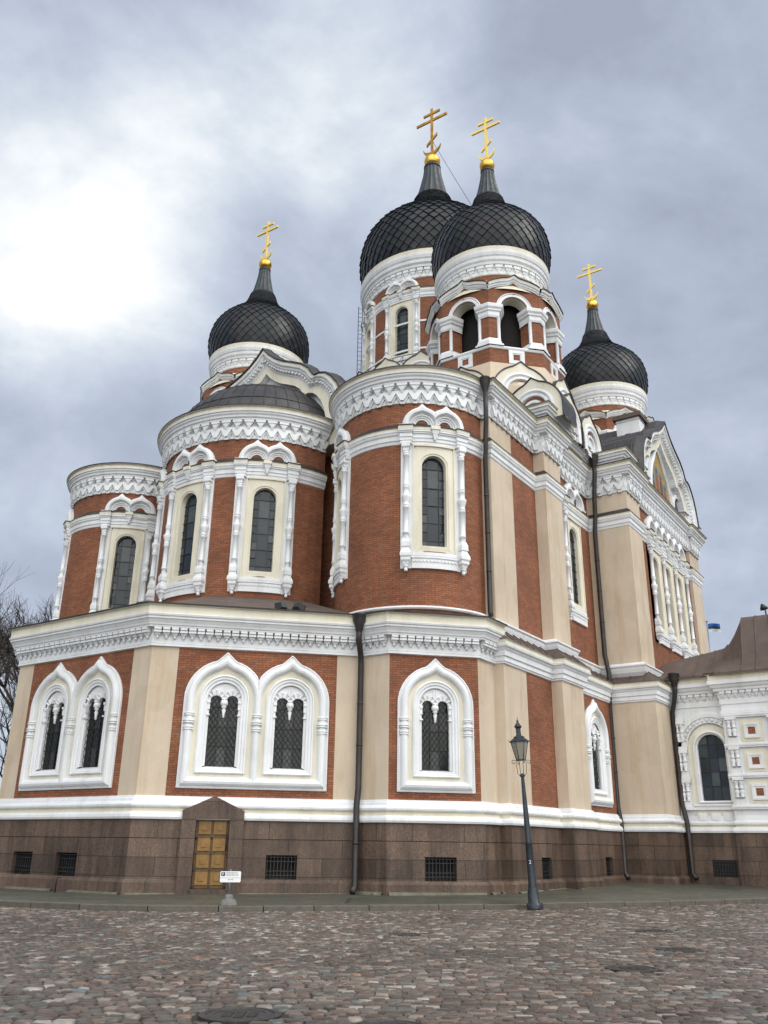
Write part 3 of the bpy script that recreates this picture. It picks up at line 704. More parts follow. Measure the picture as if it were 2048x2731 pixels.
# attic over the flank and transept
for mirror in (False, True):
    at = [(31.98, 19), (31.98, 13.12), (34.3, 13.12), (34.3, 13.5), (35.2, 13.5), (35.2, 13.4), (36.9, 13.4), (36.9, 13.5), (38.2, 13.5), (38.2, 11.85), (41.2, 11.85)]
    ap = [(17.3, 0, CR), (17.3, .1, CR)]
    prof = [(.0, 17.3, CR), (.0, 17.62, CR), (.04, 17.63, W), (.06, 17.72, W), (.14, 17.76, W), (.16, 17.84, W), (.22, 17.88, W), (.26, 17.98, W), (.32, 18.0, W), (.32, 18.05, CR), (.30, 18.06, CR), (.30, 18.14, CR), (.38, 18.15, DK), (.38, 18.19, DK), (-.6, 18.3, DK)]
    for path in (at, [(48.2, 11.95), (51.2, 11.95), (51.2, 13.75), (55.3, 13.75), (55.3, 19)]):
        if mirror: path = [mir(p) for p in reversed(path)]
        b = MB(); sweep(b, path, prof); o = part(b, 'attic_cornice')
        b = MB(); along(path, .21, lambda S, a, w: box(b, S, a-w*.28, a+w*.28, 17.88, 17.96, .14, .23, W)); part(b, 'dentil_row', o)
# main body and roofs
b = MB()
def cube(x0, x1, y0, y1, z0, z1, m):
    b.add([(x, y, z) for z in (z0, z1) for y in (y0, y1) for x in (x0, x1)], [(0, 1, 3, 2), (4, 5, 7, 6), (0, 1, 5, 4), (2, 3, 7, 6), (0, 2, 6, 4), (1, 3, 7, 5)], m)
cube(28.3, 55.2, 14.35, 36.9, 6.0, 17.45, BR)
part(b, 'nave_wall')
b = MB()
def hip(x0, x1, y0, y1, z0, k, z1, m):
    cx, cy = (x0+x1)/2, (y0+y1)/2
    a = [(x0, y0, z0), (x1, y0, z0), (x1, y1, z0), (x0, y1, z0)]; c = [(cx+(x-cx)*k, cy+(y-cy)*k, z1) for x, y, z in a]
    b.add(a+c, [(0, 1, 5, 4), (1, 2, 6, 5), (2, 3, 7, 6), (3, 0, 4, 7), (4, 5, 6, 7)], m)
hip(27.9, 55.6, 13.6, 37.7, 17.47, .72, 19.0, DK)
part(b, 'nave_roof')
# ---------------------------------------------------------------- keel arched gables
def ogee(hw, h, n=22, k=.17, w=17):
    """half outline from the foot (hw,0) to the tip (0,h) as (s,z) pairs, semicircle with a keel point"""
    pts = []
    for i in range(n+1):
        f = PI/2*i/n; r = 1+k*max(0, 1-(PI/2-f)/R_(w))**1.5
        pts.append((hw*r*math.cos(f), (h/(1+k))*r*math.sin(f)))
    return pts
def kokoshnik(S, cx, zb, hw, h, depth, parent=None, niche=True, arch_m=BR, name='kokoshnik', foot=0.0):
    half = ogee(hw, h); out = [(-a, z) for a, z in half]+[(a, z) for a, z in reversed(half[:-1])]
    if foot: out = [(-hw, -foot)]+out+[(hw, -foot)]
    def sc_(k, d): return [(cx+a*k, zb+z*(k if z > 0 else 1), d) for a, z in out]
    def semi(r, d): 
        q = []
        for a, z in out:
            l = math.hypot(a, z) or 1
            if z < 0: q.append((cx+math.copysign(r, a), zb+z, d))
            else: q.append((cx+a/l*r, zb+z/l*r, d))
        return q
    b = MB()
    R0 = hw*.74
    loops = [sc_(1.0, 0), sc_(.97, .0), semi(R0, .0)]; mats = [CR, CR]
    if niche:
        loops += [semi(R0, .06), semi(R0*.90, .09), semi(R0*.80, .02), semi(R0*.76, .05), semi(R0*.68, .05), semi(R0*.64, -.06)]; mats += [W]*6
        loops += [semi(R0*.50, -.06), semi(R0*.5, -.02), semi(R0*.38, -.02), semi(R0*.36, -.1)]; mats += [arch_m, W, W, W]
        loops += [[(cx+a*.001, zb+z*.001 if z >= 0 else zb+z, -.1) for a, z in out]]; mats += [W]
    else: loops.append([(cx, zb+min(z, 0), 0) for a, z in out]); mats.append(CR)
    loft(b, S, loops, mats, False)
    o = part(b, name, parent)
    b = MB(); loft(b, S, [sc_(.985, .0), sc_(1.0, .05), sc_(1.035, .05), sc_(1.035, -.1), sc_(1.0, -depth)], DK, False, False); part(b, 'roof_edge', o if parent is None else parent)
    return o
TRI = [(0, 4.75), (.35, 4.35), (.8, 3.98), (1.3, 3.68), (1.9, 3.42), (2.4, 3.18), (2.8, 2.86), (3.05, 2.48), (3.2, 2.36), (3.45, 2.40), (3.8, 2.30), (4.1, 2.06), (4.45, 1.62), (4.7, 1.05), (4.85, .4), (4.9, 0)]
def great_gable(S, cx, zb, depth, full=True, mosaic=False, K=1.0):
    half = [(a*K, z*K) for a, z in TRI][::-1]
    out = [(-a, z) for a, z in half]+[(a, z) for a, z in reversed(half[:-1])]
    def sc_(k, d, dz=0): return [(cx+a*k, zb+z*k+dz, d) for a, z in out]
    b = MB()
    loft(b, S, [sc_(1.0, .42), sc_(.975, .42), sc_(.97, .46), sc_(.955, .44), sc_(.945, .36), sc_(.925, .34), sc_(.91, .24), sc_(.89, .22), sc_(.875, .14), sc_(.865, .14), sc_(.855, .10)], [CR]+[W]*9, False)
    loft(b, S, [sc_(.855, .10), sc_(.76, .10)], CR, False)
    loft(b, S, [sc_(.76, .10), sc_(.75, -.25), sc_(.70, -.25)], [W, W], False)
    pts = sc_(.90, .28)
    for (a0, z0, d), (a1, z1, _) in zip(pts, pts[1:]):
        L = math.hypot(a1-a0, z1-z0); k = max(1, int(L/.17))
        for i in range(k):
            f = (i+.5)/k; a, z = a0+(a1-a0)*f, z0+(z1-z0)*f; box(b, S, a-.045, a+.045, z-.045, z+.045, .22, .33, W)
    o = part(b, 'great_gable')
    b = MB()
    if mosaic:
        loft(b, S, [sc_(.70, -.25), [(cx+a*.001, zb, -.25) for a, z in out]], W, False)
    else:
        loft(b, S, [sc_(.70, -.25), [(cx+a*.001, zb, -.25) for a, z in out]], CR, False)
    part(b, 'gable_field', o)
    b = MB(); loft(b, S, [sc_(1.0, .42), sc_(1.008, .50), sc_(1.02, .50), sc_(1.03, .34), sc_(1.055, .05), sc_(1.055, -depth)], DK, False, False)
    for q in range(int(depth/.9)+1):
        d = -.1-q*.9; tube(b, [S.P(a, z+.01, d) for a, z, _ in sc_(1.057, 0)], .025, DK, 4)
    part(b, 'gable_roof', o)
    # vertical face below the side lobes
    return o
GE = Flat((27.35, 25.75), (-1, 0)); great_gable(GE, .38, 17.6, 8, K=1.02)
b = MB(); box(b, GE, -4.6, 5.2, 16.5, 17.85, -1, .05, CR); part(b, 'gable_base')
GS = Flat((44.7, 11.75), (0, -1)); gs = great_gable(GS, 0, 17.55, 9, mosaic=True)
b = MB(); box(b, GS, -5.3, 5.3, 17.0, 17.55, -1, .02, W); part(b, 'gable_base')
# mosaic panel (keel headed) and two side niches in the transept gable
b = MB(); mo = ogee(1.75, 3.1, 22, .3, 36); mo = [(-a, z) for a, z in mo]+[(a, z) for a, z in reversed(mo[:-1])]
def ms(k, d): return [(a*k, 17.62+z*k, d) for a, z in mo]
loft(b, GS, [ms(1.14, -.24), ms(1.14, -.10), ms(1.06, -.04), ms(1.04, -.12), ms(1.0, -.12), ms(1.0, -.2)], [W, W, W, W, W], False)
loft(b, GS, [ms(1.0, -.2), [(0, 17.62, -.2) for _ in mo]], 'mosaic_gold', False)
mo_o = part(b, 'mosaic', gs)
b = MB()
def ell(c, zc, rx, rz, m, d): b.add([GS.P(c+rx*math.cos(t), zc+rz*math.sin(t), d) for t in [2*PI*i/16 for i in range(16)]], [tuple(range(16))], m)
for k, (c, zc, h, m1) in enumerate([(-1.05, 18.35, .55, 'mosaic_brown'), (-.35, 18.75, .75, 'mosaic_red'), (.35, 18.55, .8, 'mosaic_brown'), (1.0, 18.3, .55, 'mosaic_red')]):
    ell(c, zc-.1, .27, h, m1, -.195); ell(c, zc+h*.75+.1, .27, .27, 'mosaic_blue', -.19); ell(c, zc+h*.75+.06, .12, .16, 'mosaic_brown', -.185)
part(b, 'mosaic_figure', gs)
for c in (-3.05, 3.05):
    b = MB()
    for i, (rr, d, m) in enumerate([(.95, -.1, W)]):
        pts = [(c+.95*math.cos(t), 17.6+1.5*math.sin(t)) for t in [PI*j/12 for j in range(13)]]
        loft(b, GS, [[(a, z, -.24) for a, z in pts], [(a, z, -.1) for a, z in pts], [(c+(a-c)*.82, 17.6+(z-17.6)*.86, -.1) for a, z in pts], [(c+(a-c)*.82, 17.6+(z-17.6)*.86, -.22) for a, z in pts]], W, False)
        b.add([GS.P(c+(a-c)*.82, 17.6+(z-17.6)*.86, -.235) for a, z in pts], [tuple(range(13))], 'window_glass')
    part(b, 'gable_window', gs)
# ---------------------------------------------------------------- domes
def dome(c, R, z0, prof, N, cross_h, ball_r, worn=False, name='onion_dome'):
    """prof: (r,z) from base to spire; scales up to index of collar"""
    # densify by Catmull-Rom
    P = prof['shell']; pts = []
    Q = [P[0]]+P+[P[-1]]
    for i in range(1, len(Q)-2):
        for j in range(8):
            t = j/8; r = []
            for k in (0, 1):
                p0, p1, p2, p3 = (Q[i-1][k], Q[i][k], Q[i+1][k], Q[i+2][k]); r.append(.5*(2*p1+(p2-p0)*t+(2*p0-5*p1+4*p2-p3)*t*t+(3*p1-p0-3*p2+p3)*t**3))
            pts.append(tuple(r))
    pts.append(P[-1])
    b = MB(); lathe(b, c, pts, 48, 'dome_scales', True)
    cum = [0]
    for a, q in zip(pts, pts[1:]): cum.append(cum[-1]+math.dist(a, q))
    def at(s):
        s = max(0, min(cum[-1]-1e-6, s))
        for i in range(len(cum)-1):
            if cum[i+1] >= s: f = (s-cum[i])/(cum[i+1]-cum[i]); a, q = pts[i], pts[i+1]; l = math.dist(a, q); return a[0]+(q[0]-a[0])*f, a[1]+(q[1]-a[1])*f, ((q[1]-a[1])/l, -(q[0]-a[0])/l)
    s = 0.0; row = 0
    while s < cum[-1]:
        r, z, nn = at(s); st = PI*r/N*1.02
        rb, zb_, nb = at(max(0, s-st)); rt_, zt_, ntp = at(s+st); lift = .085*R/3.2*(0.3+.7*r/R)
        for k in range(N):
            g = 2*PI*(k+.5*(row % 2))/N; w = PI/N*.985
            def pt(rr, zz, nv, ang, l): q = rr+nv[0]*l; return (c[0]+q*math.cos(ang), c[1]+q*math.sin(ang), zz+nv[1]*l)
            jl = lift*random.uniform(.8, 1.15)
            T = pt(rt_, zt_, ntp, g, .006); Lf = pt(r, z, nn, g-w, jl*.5); Rg = pt(r, z, nn, g+w, jl*.5); Bt = pt(rb, zb_, nb, g, jl)
            L0 = pt(r, z, nn, g-w, 0); R0 = pt(r, z, nn, g+w, 0); B0_ = pt(rb, zb_, nb, g, 0)
            b.add([T, Lf, Rg, Bt, L0, R0, B0_], [(0, 1, 3, 2), (1, 4, 6, 3), (3, 6, 5, 2)], 'dome_scales')
        s += st; row += 1
    o = part(b, name)
    b = MB(); sp = prof['spire']; n = 16*3
    vs = []; m = len(sp)
    for i in range(n):
        g = 2*PI*i/n; bump = 1.07 if i % 3 == 0 else 1.0
        for r, z in sp: vs.append((c[0]+r*bump*math.cos(g), c[1]+r*bump*math.sin(g), z))
    b.add(vs, [(i*m+q, ((i+1) % n)*m+q, ((i+1) % n)*m+q+1, i*m+q+1) for i in range(n) for q in range(m-1)], 'verdigris_lead')
    r0, zz0 = sp[0]; lathe(b, c, [(r0*1.0, zz0-.10), (r0*1.12, zz0-.06), (r0*1.12, zz0), (r0, zz0+.04)], 32, 'dark_roof_metal')
    r0, zz0 = sp[-1]; lathe(b, c, [(r0*.95, zz0-.16), (r0*1.15, zz0-.12), (r0*1.15, zz0), (0, zz0+.02)], 24, 'verdigris_lead')
    part(b, 'spire', o)
    zb = sp[-1][1]+ball_r*.92; b = MB()
    lathe(b, c, [(.01, zb-ball_r*1.02), (ball_r*.55, zb-ball_r*1.0), (ball_r*.45, zb-ball_r*.9)]+[(ball_r*math.cos(t), zb+ball_r*math.sin(t)) for t in [R_(-65+15*i) for i in range(11)]]+[(ball_r*.25, zb+ball_r*1.0), (ball_r*.2, zb+ball_r*1.25), (.0, zb+ball_r*1.27)], 28, 'dull_gilt_ball'); part(b, 'orb', o)
    b = MB(); h = cross_h; zc = zb+ball_r; S = Flat(c, (-1, 0)); gm = 'worn_gilding' if worn else 'bright_gold_leaf'; t = .028*h
    T2 = .045
    box(b, S, -t*.8, t*.8, zc, zc+h, -T2, T2, gm)
    zm = zc+h*.75; box(b, S, -h*.29, h*.29, zm-t*.85, zm+t*.85, -T2-.006, T2+.006, gm)
    zm = zc+h*.895; box(b, S, -h*.155, h*.155, zm-t*.8, zm+t*.8, -T2-.006, T2+.006, gm)
    zm = zc+h*.33; prism(b, S, [(-h*.10, zm-h*.085-t), (h*.10, zm+h*.085-t), (h*.10, zm+h*.085+t), (-h*.10, zm-h*.085+t)], -T2-.006, T2+.006, gm)
    cr = []; zq = zc+h*.175; rr = h*.165
    for i in range(13): f = R_(180+15*i); cr.append((rr*math.cos(f), zq+rr*math.sin(f)*1.0))
    for i in range(13): f = R_(360-15*i); cr.append((rr*.97*math.cos(f), zq+.35*t+(rr*.62)*math.sin(f)))
    for i in range(12):
        q = [cr[i], cr[i+1], cr[24-i], cr[25-i]]; prism(b, S, q, -T2-.003, T2+.003, gm)
    part(b, 'cross', o)
    return o, zc
def dprof(k=1.0, kz=None, z0=28.75):
    sh = [(2.90, 28.72), (3.04, 29.1), (3.16, 29.6), (3.21, 30.15), (3.16, 30.76), (3.0, 31.3), (2.70, 31.8), (2.28, 32.24), (1.84, 32.62), (1.50, 32.95), (1.24, 33.27), (1.05, 33.6), (.92, 33.94), (.82, 34.28)]
    sp = [(.72, 34.34), (.60, 34.8), (.50, 35.3), (.41, 35.8), (.345, 36.42)]
    f = lambda l: [(r*k, z0+(z-28.75)*(kz or k)) for r, z in l]
    return dict(shell=f(sh), spire=f(sp))
def dome_cornice(c, R, z0, z1, k):
    """small corbel frieze and swelling white cornice under a dome; R drum radius, z0 brick top"""
    b = MB(); path = arcpath(c, R, 0, 360, 5)[:-1]; h = z1-z0
    pr = [(.0, 0, W), (.05*k, .02, W), (.05*k, .34, W), (.17*k, .36, W), (.19*k, .44, W), (.26*k, .50, W), (.28*k, .60, W), (.24*k, .62, W), (.30*k, .66, W), (.34*k, .76, W), (.35*k, .84, W), (.31*k, .86, CR), (.33*k, 1.0, CR), (.0, 1.04, DK), (0, 1.04, None)]
    sweep(b, path, [(d, z0+z*h, m) for d, z, m in pr], True); o = part(b, 'drum_cornice')
    b = MB(); S = Cyl(c, R, 0); L = 2*PI*R; n = round(L/.46); 
    for i in range(n):
        a = L*i/n; w = L/n*.5
        box(b, S, a-w*.8, a+w*.8, z0+h*.24, z0+h*.34, .0, .15*k, W); box(b, S, a-w*.6, a+w*.6, z0+h*.15, z0+h*.24, 0, .12*k, W, .02); box(b, S, a-w*.32, a+w*.32, z0+h*.03, z0+h*.15, 0, .09*k, W, .03)
    part(b, 'corbel_row', o)
# ---------------------------------------------------------------- bell towers
def belfry(c):
    RB = 3.50
    def octp(R, rot=22.5): return [(c[0]+R*math.cos(R_(rot+45*i)), c[1]+R*math.sin(R_(rot+45*i))) for i in range(8)]
    def faces(R): p = octp(R); return [Flat(((p[i][0]+p[(i+1) % 8][0])/2, (p[i][1]+p[(i+1) % 8][1])/2), (math.cos(R_(45*(i+1))), math.sin(R_(45*(i+1))))) for i in range(8)]
    # tan broach under the tower
    b = MB(); sweep(b, octp(RB), [(.5, 18.0, TN), (.5, 20.3, TN), (.42, 20.6, TN), (.08, 21.71, TN), (.0, 21.73, TN)], True); part(b, 'tower_base')
    b = MB(); sweep(b, octp(RB), [(0, 21.65, BR), (0, 22.53, BR)], True)
    tw = part(b, 'bell_tower')
    b = MB(); sweep(b, octp(RB), [(.0, 22.51, W), (.05, 22.53, W), (.08, 22.61, W), (.05, 22.68, 'white_stucco'), (-.5, 22.7, W)], True)
    part(b, 'sill', tw)
    for S in faces(RB):
        b = MB(); sd = RB*.383
        x = .40
        for a0, a1, z0, z1 in ((-x, x, 22.35, 22.51), (-x, x, 21.77, 21.91), (-x, -.22, 21.91, 22.35), (.22, x, 21.91, 22.35)): box(b, S, a0, a1, z0, z1, 0, .05, W)
        for a0, a1, z0, z1 in ((-.23, .23, 22.29, 22.35), (-.23, .23, 21.91, 21.97), (-.23, -.17, 21.97, 22.29), (.17, .23, 21.97, 22.29)): box(b, S, a0, a1, z0, z1, 0, .025, W)
        part(b, 'square_panel', tw)
    # corner piers
    side = RB*.7654
    for i in range(8):
        b = MB(); g = R_(22.25+45*i); cp = (c[0]+RB*math.cos(g), c[1]+RB*math.sin(g))
        def ring(e, wd, dep):
            p = []
            t1 = (math.cos(g-R_(112.5)), math.sin(g-R_(112.5))); t2 = (math.cos(g+R_(112.5)), math.sin(g+R_(112.5)))
            o_ = (cp[0]+math.cos(g)*e, cp[1]+math.sin(g)*e)
            a = (o_[0]+t1[0]*wd, o_[1]+t1[1]*wd); d_ = (o_[0]+t2[0]*wd, o_[1]+t2[1]*wd)
            return [(a[0]-math.cos(g)*dep, a[1]-math.sin(g)*dep), a, o_, d_, (d_[0]-math.cos(g)*dep, d_[1]-math.sin(g)*dep)]
        def stack(lst, m):
            for (e0, w0, z0), (e1, w1, z1) in zip(lst, lst[1:]):
                A = ring(e0, w0, .75); B = ring(e1, w1, .75)
                vs = [(x, y, z0) for x, y in A]+[(x, y, z1) for x, y in B]; us = [(k*.5, z0) for k in range(5)]+[(k*.5, z1) for k in range(5)]
                b.add(vs, [(k, (k+1) % 5, 5+(k+1) % 5, 5+k) for k in range(5)], m, us)
        stack([(.14, .76, 22.68), (.14, .74, 22.77), (.08, .66, 22.81), (.08, .62, 22.93), (.0, .54, 23.11)], W)
        stack([(-.06, .46, 23.05), (-.06, .46, 24.37)], BR)
        stack([(-.02, .54, 24.31), (.02, .56, 24.41), (.02, .58, 24.61), (.08, .66, 24.67), (.08, .68, 24.75), (.15, .76, 24.85), (.16, .78, 25.01), (.10, .72, 25.07), (-.1, .6, 25.09), (-.6, .3, 25.09)], W)
        for q in (1, 3):
            p = ring(-.05, .50, .1)[q]; lathe(b, (p[0]-math.cos(g)*.02, p[1]-math.sin(g)*.02), [(.10, 23.05), (.085, 23.11), (.085, 24.3), (.11, 24.35)], 10, W)
        part(b, 'pier', tw)
    # arched upper walls with keel gables
    hs = side/2
    for S in faces(RB-.04):
        b = MB(); n = 30; ri = .68; zsp = 24.87; top = []; bot = []
        def gz(a):
            u = abs(a)/hs; return 26.16+(.40*math.cos(u*PI/2)**.75 if u < 1 else 0)+.19*max(0, 1-u/.26)**1.4
        for i in range(n+1):
            a = -hs+2*hs*i/n
            bz = zsp+math.sqrt(max(0, ri*ri-a*a)) if abs(a) < ri else zsp
            top.append((a, gz(a)-.28, 0)); bot.append((a, bz, 0))
        loft(b, S, [bot, top], BR, False)
        loft(b, S, [[(a, z, -.6) for a, z, d in bot], [(a, z, -.0) for a, z, d in bot]], CR, False)
        loft(b, S, [[(a, z, -.6) for a, z, d in bot], [(a, z, -.6) for a, z, d in top]], CR, False)
        o = part(b, 'belfry_arch', tw)
        b = MB()
        semi = lambda r, d: [(r*math.cos(t), zsp+.02+r*math.sin(t), d) for t in [PI*i/20 for i in range(21)]]
        loft(b, S, [semi(.95, 0), semi(.95, .05), semi(.90, .09), semi(.85, .05), semi(.80, .07), semi(.72, .07), semi(.71, -.02)], W, False)
        A = lambda dz, d: [(a, gz(a)+dz, d) for a, _, _ in top]
        loft(b, S, [A(-.30, 0), A(-.30, .05), A(-.24, .07), A(-.22, .11), A(-.13, .13), A(-.11, .18), A(-.04, .20)], W, False)
        loft(b, S, [A(-.04, .20), A(.06, .20)], CR, False); loft(b, S, [A(.06, .19), A(.06, .26), A(.09, .26), A(.10, -.1)], DK, False)
        part(b, 'keel_gable', tw)
        b = MB(); loft(b, S, [A(.09, .22), [(a*.86, 26.7+.0, -.42) for a, _, _ in top]], CR, False); part(b, 'gable_roof', tw)
    b = MB(); lathe(b, c, [(2.3, 22.65), (2.3, 25.95)], 24, 'dark_interior'); lathe(b, c, [(0, 22.69), (3.3, 22.69)], 8, 'dark_interior'); lathe(b, c, [(0, 25.75), (3.3, 25.75)], 8, 'dark_interior')
    part(b, 'bell_chamber', tw)
    b = MB(); RD = 2.72
    lathe(b, c, [(RB-.15, 26.0), (3.0, 26.70), (RD+.02, 26.86)], 48, CR); part(b, 'tower_cap')
    b = MB(); S = Cyl(c, RD, 0); panel(b, S, 0, 2*PI*RD, 26.4, 27.4, BR); part(b, 'dome_drum')
    dome_cornice(c, RD, 27.28, 28.82, 1.12)
    return dome(c, 3.2, 28.7, dprof(), 38, 3.2, .44)
SEc, NEc, SWc, CEc = (36.0, 17.4), (36.0, 34.3), (52.5, 17.4), (44.25, 25.9)
for c in (SEc, NEc, SWc): belfry(c)
# kokoshniks stacked round the foot of the bell towers
for cx, cy in (SEc, NEc, SWc):
    for a in range(0, 360, 45):
        if cx > 50 and a < 180: continue
        if cy > 30 and a > 260: continue
        R0 = 3.72; g = R_(a); kokoshnik(Flat((cx+R0*math.cos(g), cy+R0*math.sin(g)), (math.cos(g), math.sin(g))), 0, 19.95, 1.44, 1.66, 1.3, foot=1.8)
for S, cs in ((Flat((32.6, 0), (-1, 0)), (-13.95, -20.8)), (Flat((0, 13.05), (0, -1)), (34.9, 37.5))):
    for q in cs: kokoshnik(S, q, 18.45, 1.42, 1.65, 1.6, foot=.6)
kokoshnik(Flat((32.6, 0), (-1, 0)), -30.9, 18.45, 1.42, 1.65, 1.6, foot=.6)
# stair hatch beside the far tower
b = MB(); S = Flat((43.5, 13.0), (-1, 0)); box(b, S, -.65, .65, 19.5, 22.5, -2.0, 0, W); box(b, S, -.65, .65, 22.35, 22.40, -2.0, .05, W); box(b, S, -.8, .8, 22.5, 22.75, -2.2, .18, 'brown_roof_metal'); part(b, 'roof_hatch')
# ---------------------------------------------------------------- central drum and dome
RC = 4.62
b = MB(); lathe(b, CEc, [(9.5, 18.5), (6.6, 20.5), (6.4, 22.0)], 4, DK, False, PI/4, PI/4+2*PI); part(b, 'nave_roof')
b = MB(); path16 = arcpath(CEc, 6.0, 11.25, 371.25, 22.5)[:-1]
sweep(b, path16, [(0, 19.0, TN), (0, 26.2, TN), (-1.4, 27.2, DK), (-1.5, 27.2, None)], True); part(b, 'drum_base')
for i in range(16):
    a = 22.5*i
    if 90 < a < 300:
        R0 = 6.0*math.cos(R_(11.25))+.05
        S = Flat((CEc[0]+R0*math.cos(R_(a)), CEc[1]+R0*math.sin(R_(a))), (math.cos(R_(a)), math.sin(R_(a)))); kokoshnik(S, 0, 26.35, 1.28, 1.6, 1.2, foot=.6)
dz = lambda z: 28.8+(z-10.26)*.967
b = MB(); S0 = Cyl(CEc, RC, 0); L = 2*PI*RC; angs = [22.5*0+45*i for i in range(8)]
hol = [(RC*R_(a)-.7, RC*R_(a)+.7, dz(10.05), dz(14.2)) for a in (139, 184, 229, 274)]
panel(b, S0, 0, L, 26.0, 34.6, BR, hol); part(b, 'central_drum')
b = MB(); sweep(b, arcpath(CEc, RC, 0, 360)[:-1], [(d, dz(z), m) for d, z, m in STR], True)
for z in (29.0, 31.0): sweep(b, arcpath(CEc, RC, 0, 360)[:-1], [(.0, z-.07, W), (.05, z-.06, W), (.05, z+.06, W), (0, z+.07, W)], True)
part(b, 'string_course')
for a in (139, 184, 229, 274): aedicule(Cyl(CEc, RC, R_(a)), 0, dz)
dome_cornice(CEc, RC, 34.25, 36.15, 1.5)
cp = dprof(1.6, 1.465, 36.15)
_, zc = dome(CEc, 5.1, 36.2, cp, 46, 4.6, .60, worn=True)
# ladder, rail and stay wire on the central drum
b = MB(); g = R_(128)
def cp_(a, r, z): return (CEc[0]+r*math.cos(a), CEc[1]+r*math.sin(a), z)
for off in (4.95, 5.22): tube(b, [cp_(g, off, 26.6), cp_(g, off, 34.8)], .024, 'black_iron', 5)
for k in range(24): tube(b, [cp_(g, 4.95, 26.8+k*.34), cp_(g, 5.22, 26.8+k*.34)], .014, 'black_iron', 4)
part(b, 'ladder')
b = MB()
for z in (27.75, 28.1): tube(b, [cp_(R_(a), 5.5, z) for a in range(120, 262, 6)], .022, 'black_iron', 4)
for a in range(120, 262, 7): tube(b, [cp_(R_(a), 5.5, 27.1), cp_(R_(a), 5.5, 28.1)], .02, 'black_iron', 4); tube(b, [cp_(R_(a), 5.5, 27.3), cp_(R_(a+7), 5.5, 28.05)], .012, 'black_iron', 4)
part(b, 'railing')
b = MB(); tube(b, [(CEc[0], CEc[1], zc+1.5), (42.0, 23.1, 43.9), (40.0, 20.6, 38.5), (38.2, 18.6, 34.0)], .022, 'black_iron', 4); part(b, 'stay_wire')
# ================================================================ porch on the right
PU = 40.42
b = MB()
PW = Flat((PU, 11.43), (-1, 0))           # s grows towards -v
panel(b, PW, 0, 2.3, 0.6, 7.3, W, [(1.02-.02, 2.2, 1.99, 4.9)])
box(b, PW, 2.3, 20, 0.6, 7.3, -.4, .32, W)
box(b, PW, -.5, 20, -2, .69, -1, .12, GR)
pw = part(b, 'porch_wall')
b = MB(); box(b, PW, 2.26, 20, -2, .688, .1, .44, GR); part(b, 'porch_plinth')
b = MB(); box(b, PW, 1.12, 2.12, -1.02, -.36, .12, .126, 'dark_interior')
for k in range(9): box(b, PW, 1.16+k*.115, 1.185+k*.115, -1.0, -.38, .126, .15, 'black_iron')
for z in (-.92, -.80, -.56, -.44): box(b, PW, 1.12, 2.12, z, z+.02, .15, .165, 'black_iron')
part(b, 'cellar_window')
PB = [(0, .36), (2.26, .36), (2.26, .4)]
ppath = [PW.P(0, 0, .1)[:2], PW.P(2.3, 0, .1)[:2], PW.P(2.3, 0, .42)[:2], PW.P(20, 0, .42)[:2]]
b = MB(); sweep(b, ppath, [(.0, .69, W), (.08, .70, W), (.10, .78, W), (.06, .9, W), (0, .93, CR), (-.04, .95, CR), (-.04, 1.0, CR), (.04, 1.02, W), (.05, 1.1, W), (-.04, 1.18, W), (-.06, 1.3, W), (-.08, 1.38, W)])
part(b, 'base_moulding', pw)
pc = [PW.P(0, 0, 0)[:2], PW.P(2.3, 0, 0)[:2], PW.P(2.3, 0, .32)[:2], PW.P(20, 0, .32)[:2]]
b = MB(); sweep(b, pc, [(0, 5.95, W), (.04, 5.96, W), (.04, 6.25, W), (.07, 6.26, W), (.07, 6.5, W), (.2, 6.52, W), (.22, 6.62, W), (.28, 6.66, W), (.34, 6.78, W), (.40, 6.80, W), (.40, 6.95, W), (.36, 6.96, CR), (.36, 7.2, CR), (.46, 7.22, 'brown_roof_metal'), (.5, 7.3, 'brown_roof_metal'), (0, 7.42, 'brown_roof_metal')]); o = part(b, 'cornice', pw)
b = MB()
def pb(S, a, w): box(b, S, a-w*.38, a+w*.38, 6.40, 6.5, .07, .2, W); box(b, S, a-w*.28, a+w*.28, 6.30, 6.40, .07, .16, W, .02); lathe_on(b, S, a, .09, [(0, 6.2), (.05, 6.24), (.03, 6.3)], 6)
along(pc, .28, pb)
for z in (5.62,): sweep(b, pc[1:], [(0, z-.08, W), (.06, z-.07, W), (.06, z+.07, W), (0, z+.08, W)])
part(b, 'corbel_row', pw)
# porch window
wc = 1.59
b = MB(); F = lambda hw, zb_, d: aloop(wc, hw, zb_, 4.18, d, 0, 20)
A2 = lambda r, d: [(min(a, 2.29), z, d) for a, z, d in [(wc+r*math.cos(PI*i/24), 4.28+r*math.sin(PI*i/24), d) for i in range(25)]]
loft(b, PW, [A2(1.42, .0), A2(1.42, .10), A2(1.36, .14), A2(1.22, .14), A2(1.20, .08), A2(1.03, .08), A2(1.02, .12), A2(.97, .12), A2(.96, .05)], W, False)
loft(b, PW, [F(.98, 1.87, .045), F(.74, 1.90, .045)], CR)
loft(b, PW, [F(.75, 1.90, .045), F(.75, 1.90, .13), F(.66, 1.93, .15), F(.63, 1.96, .06), F(.585, 1.99, .04), F(.585, 1.99, -.2)], W)
for k in range(17):
    f = PI*(k+.5)/17; a, z = wc+1.115*math.cos(f), 4.28+1.115*math.sin(f)
    if a < 2.25: box(b, PW, a-.045, a+.045, z-.06, z+.06, .08, .17, W)
o = part(b, 'porch_window', None)
b = MB()
zz = [1.99, 2.6, 3.2, 3.8, 4.35, 4.85]; xx = [-.6, -.17, .2, .6]
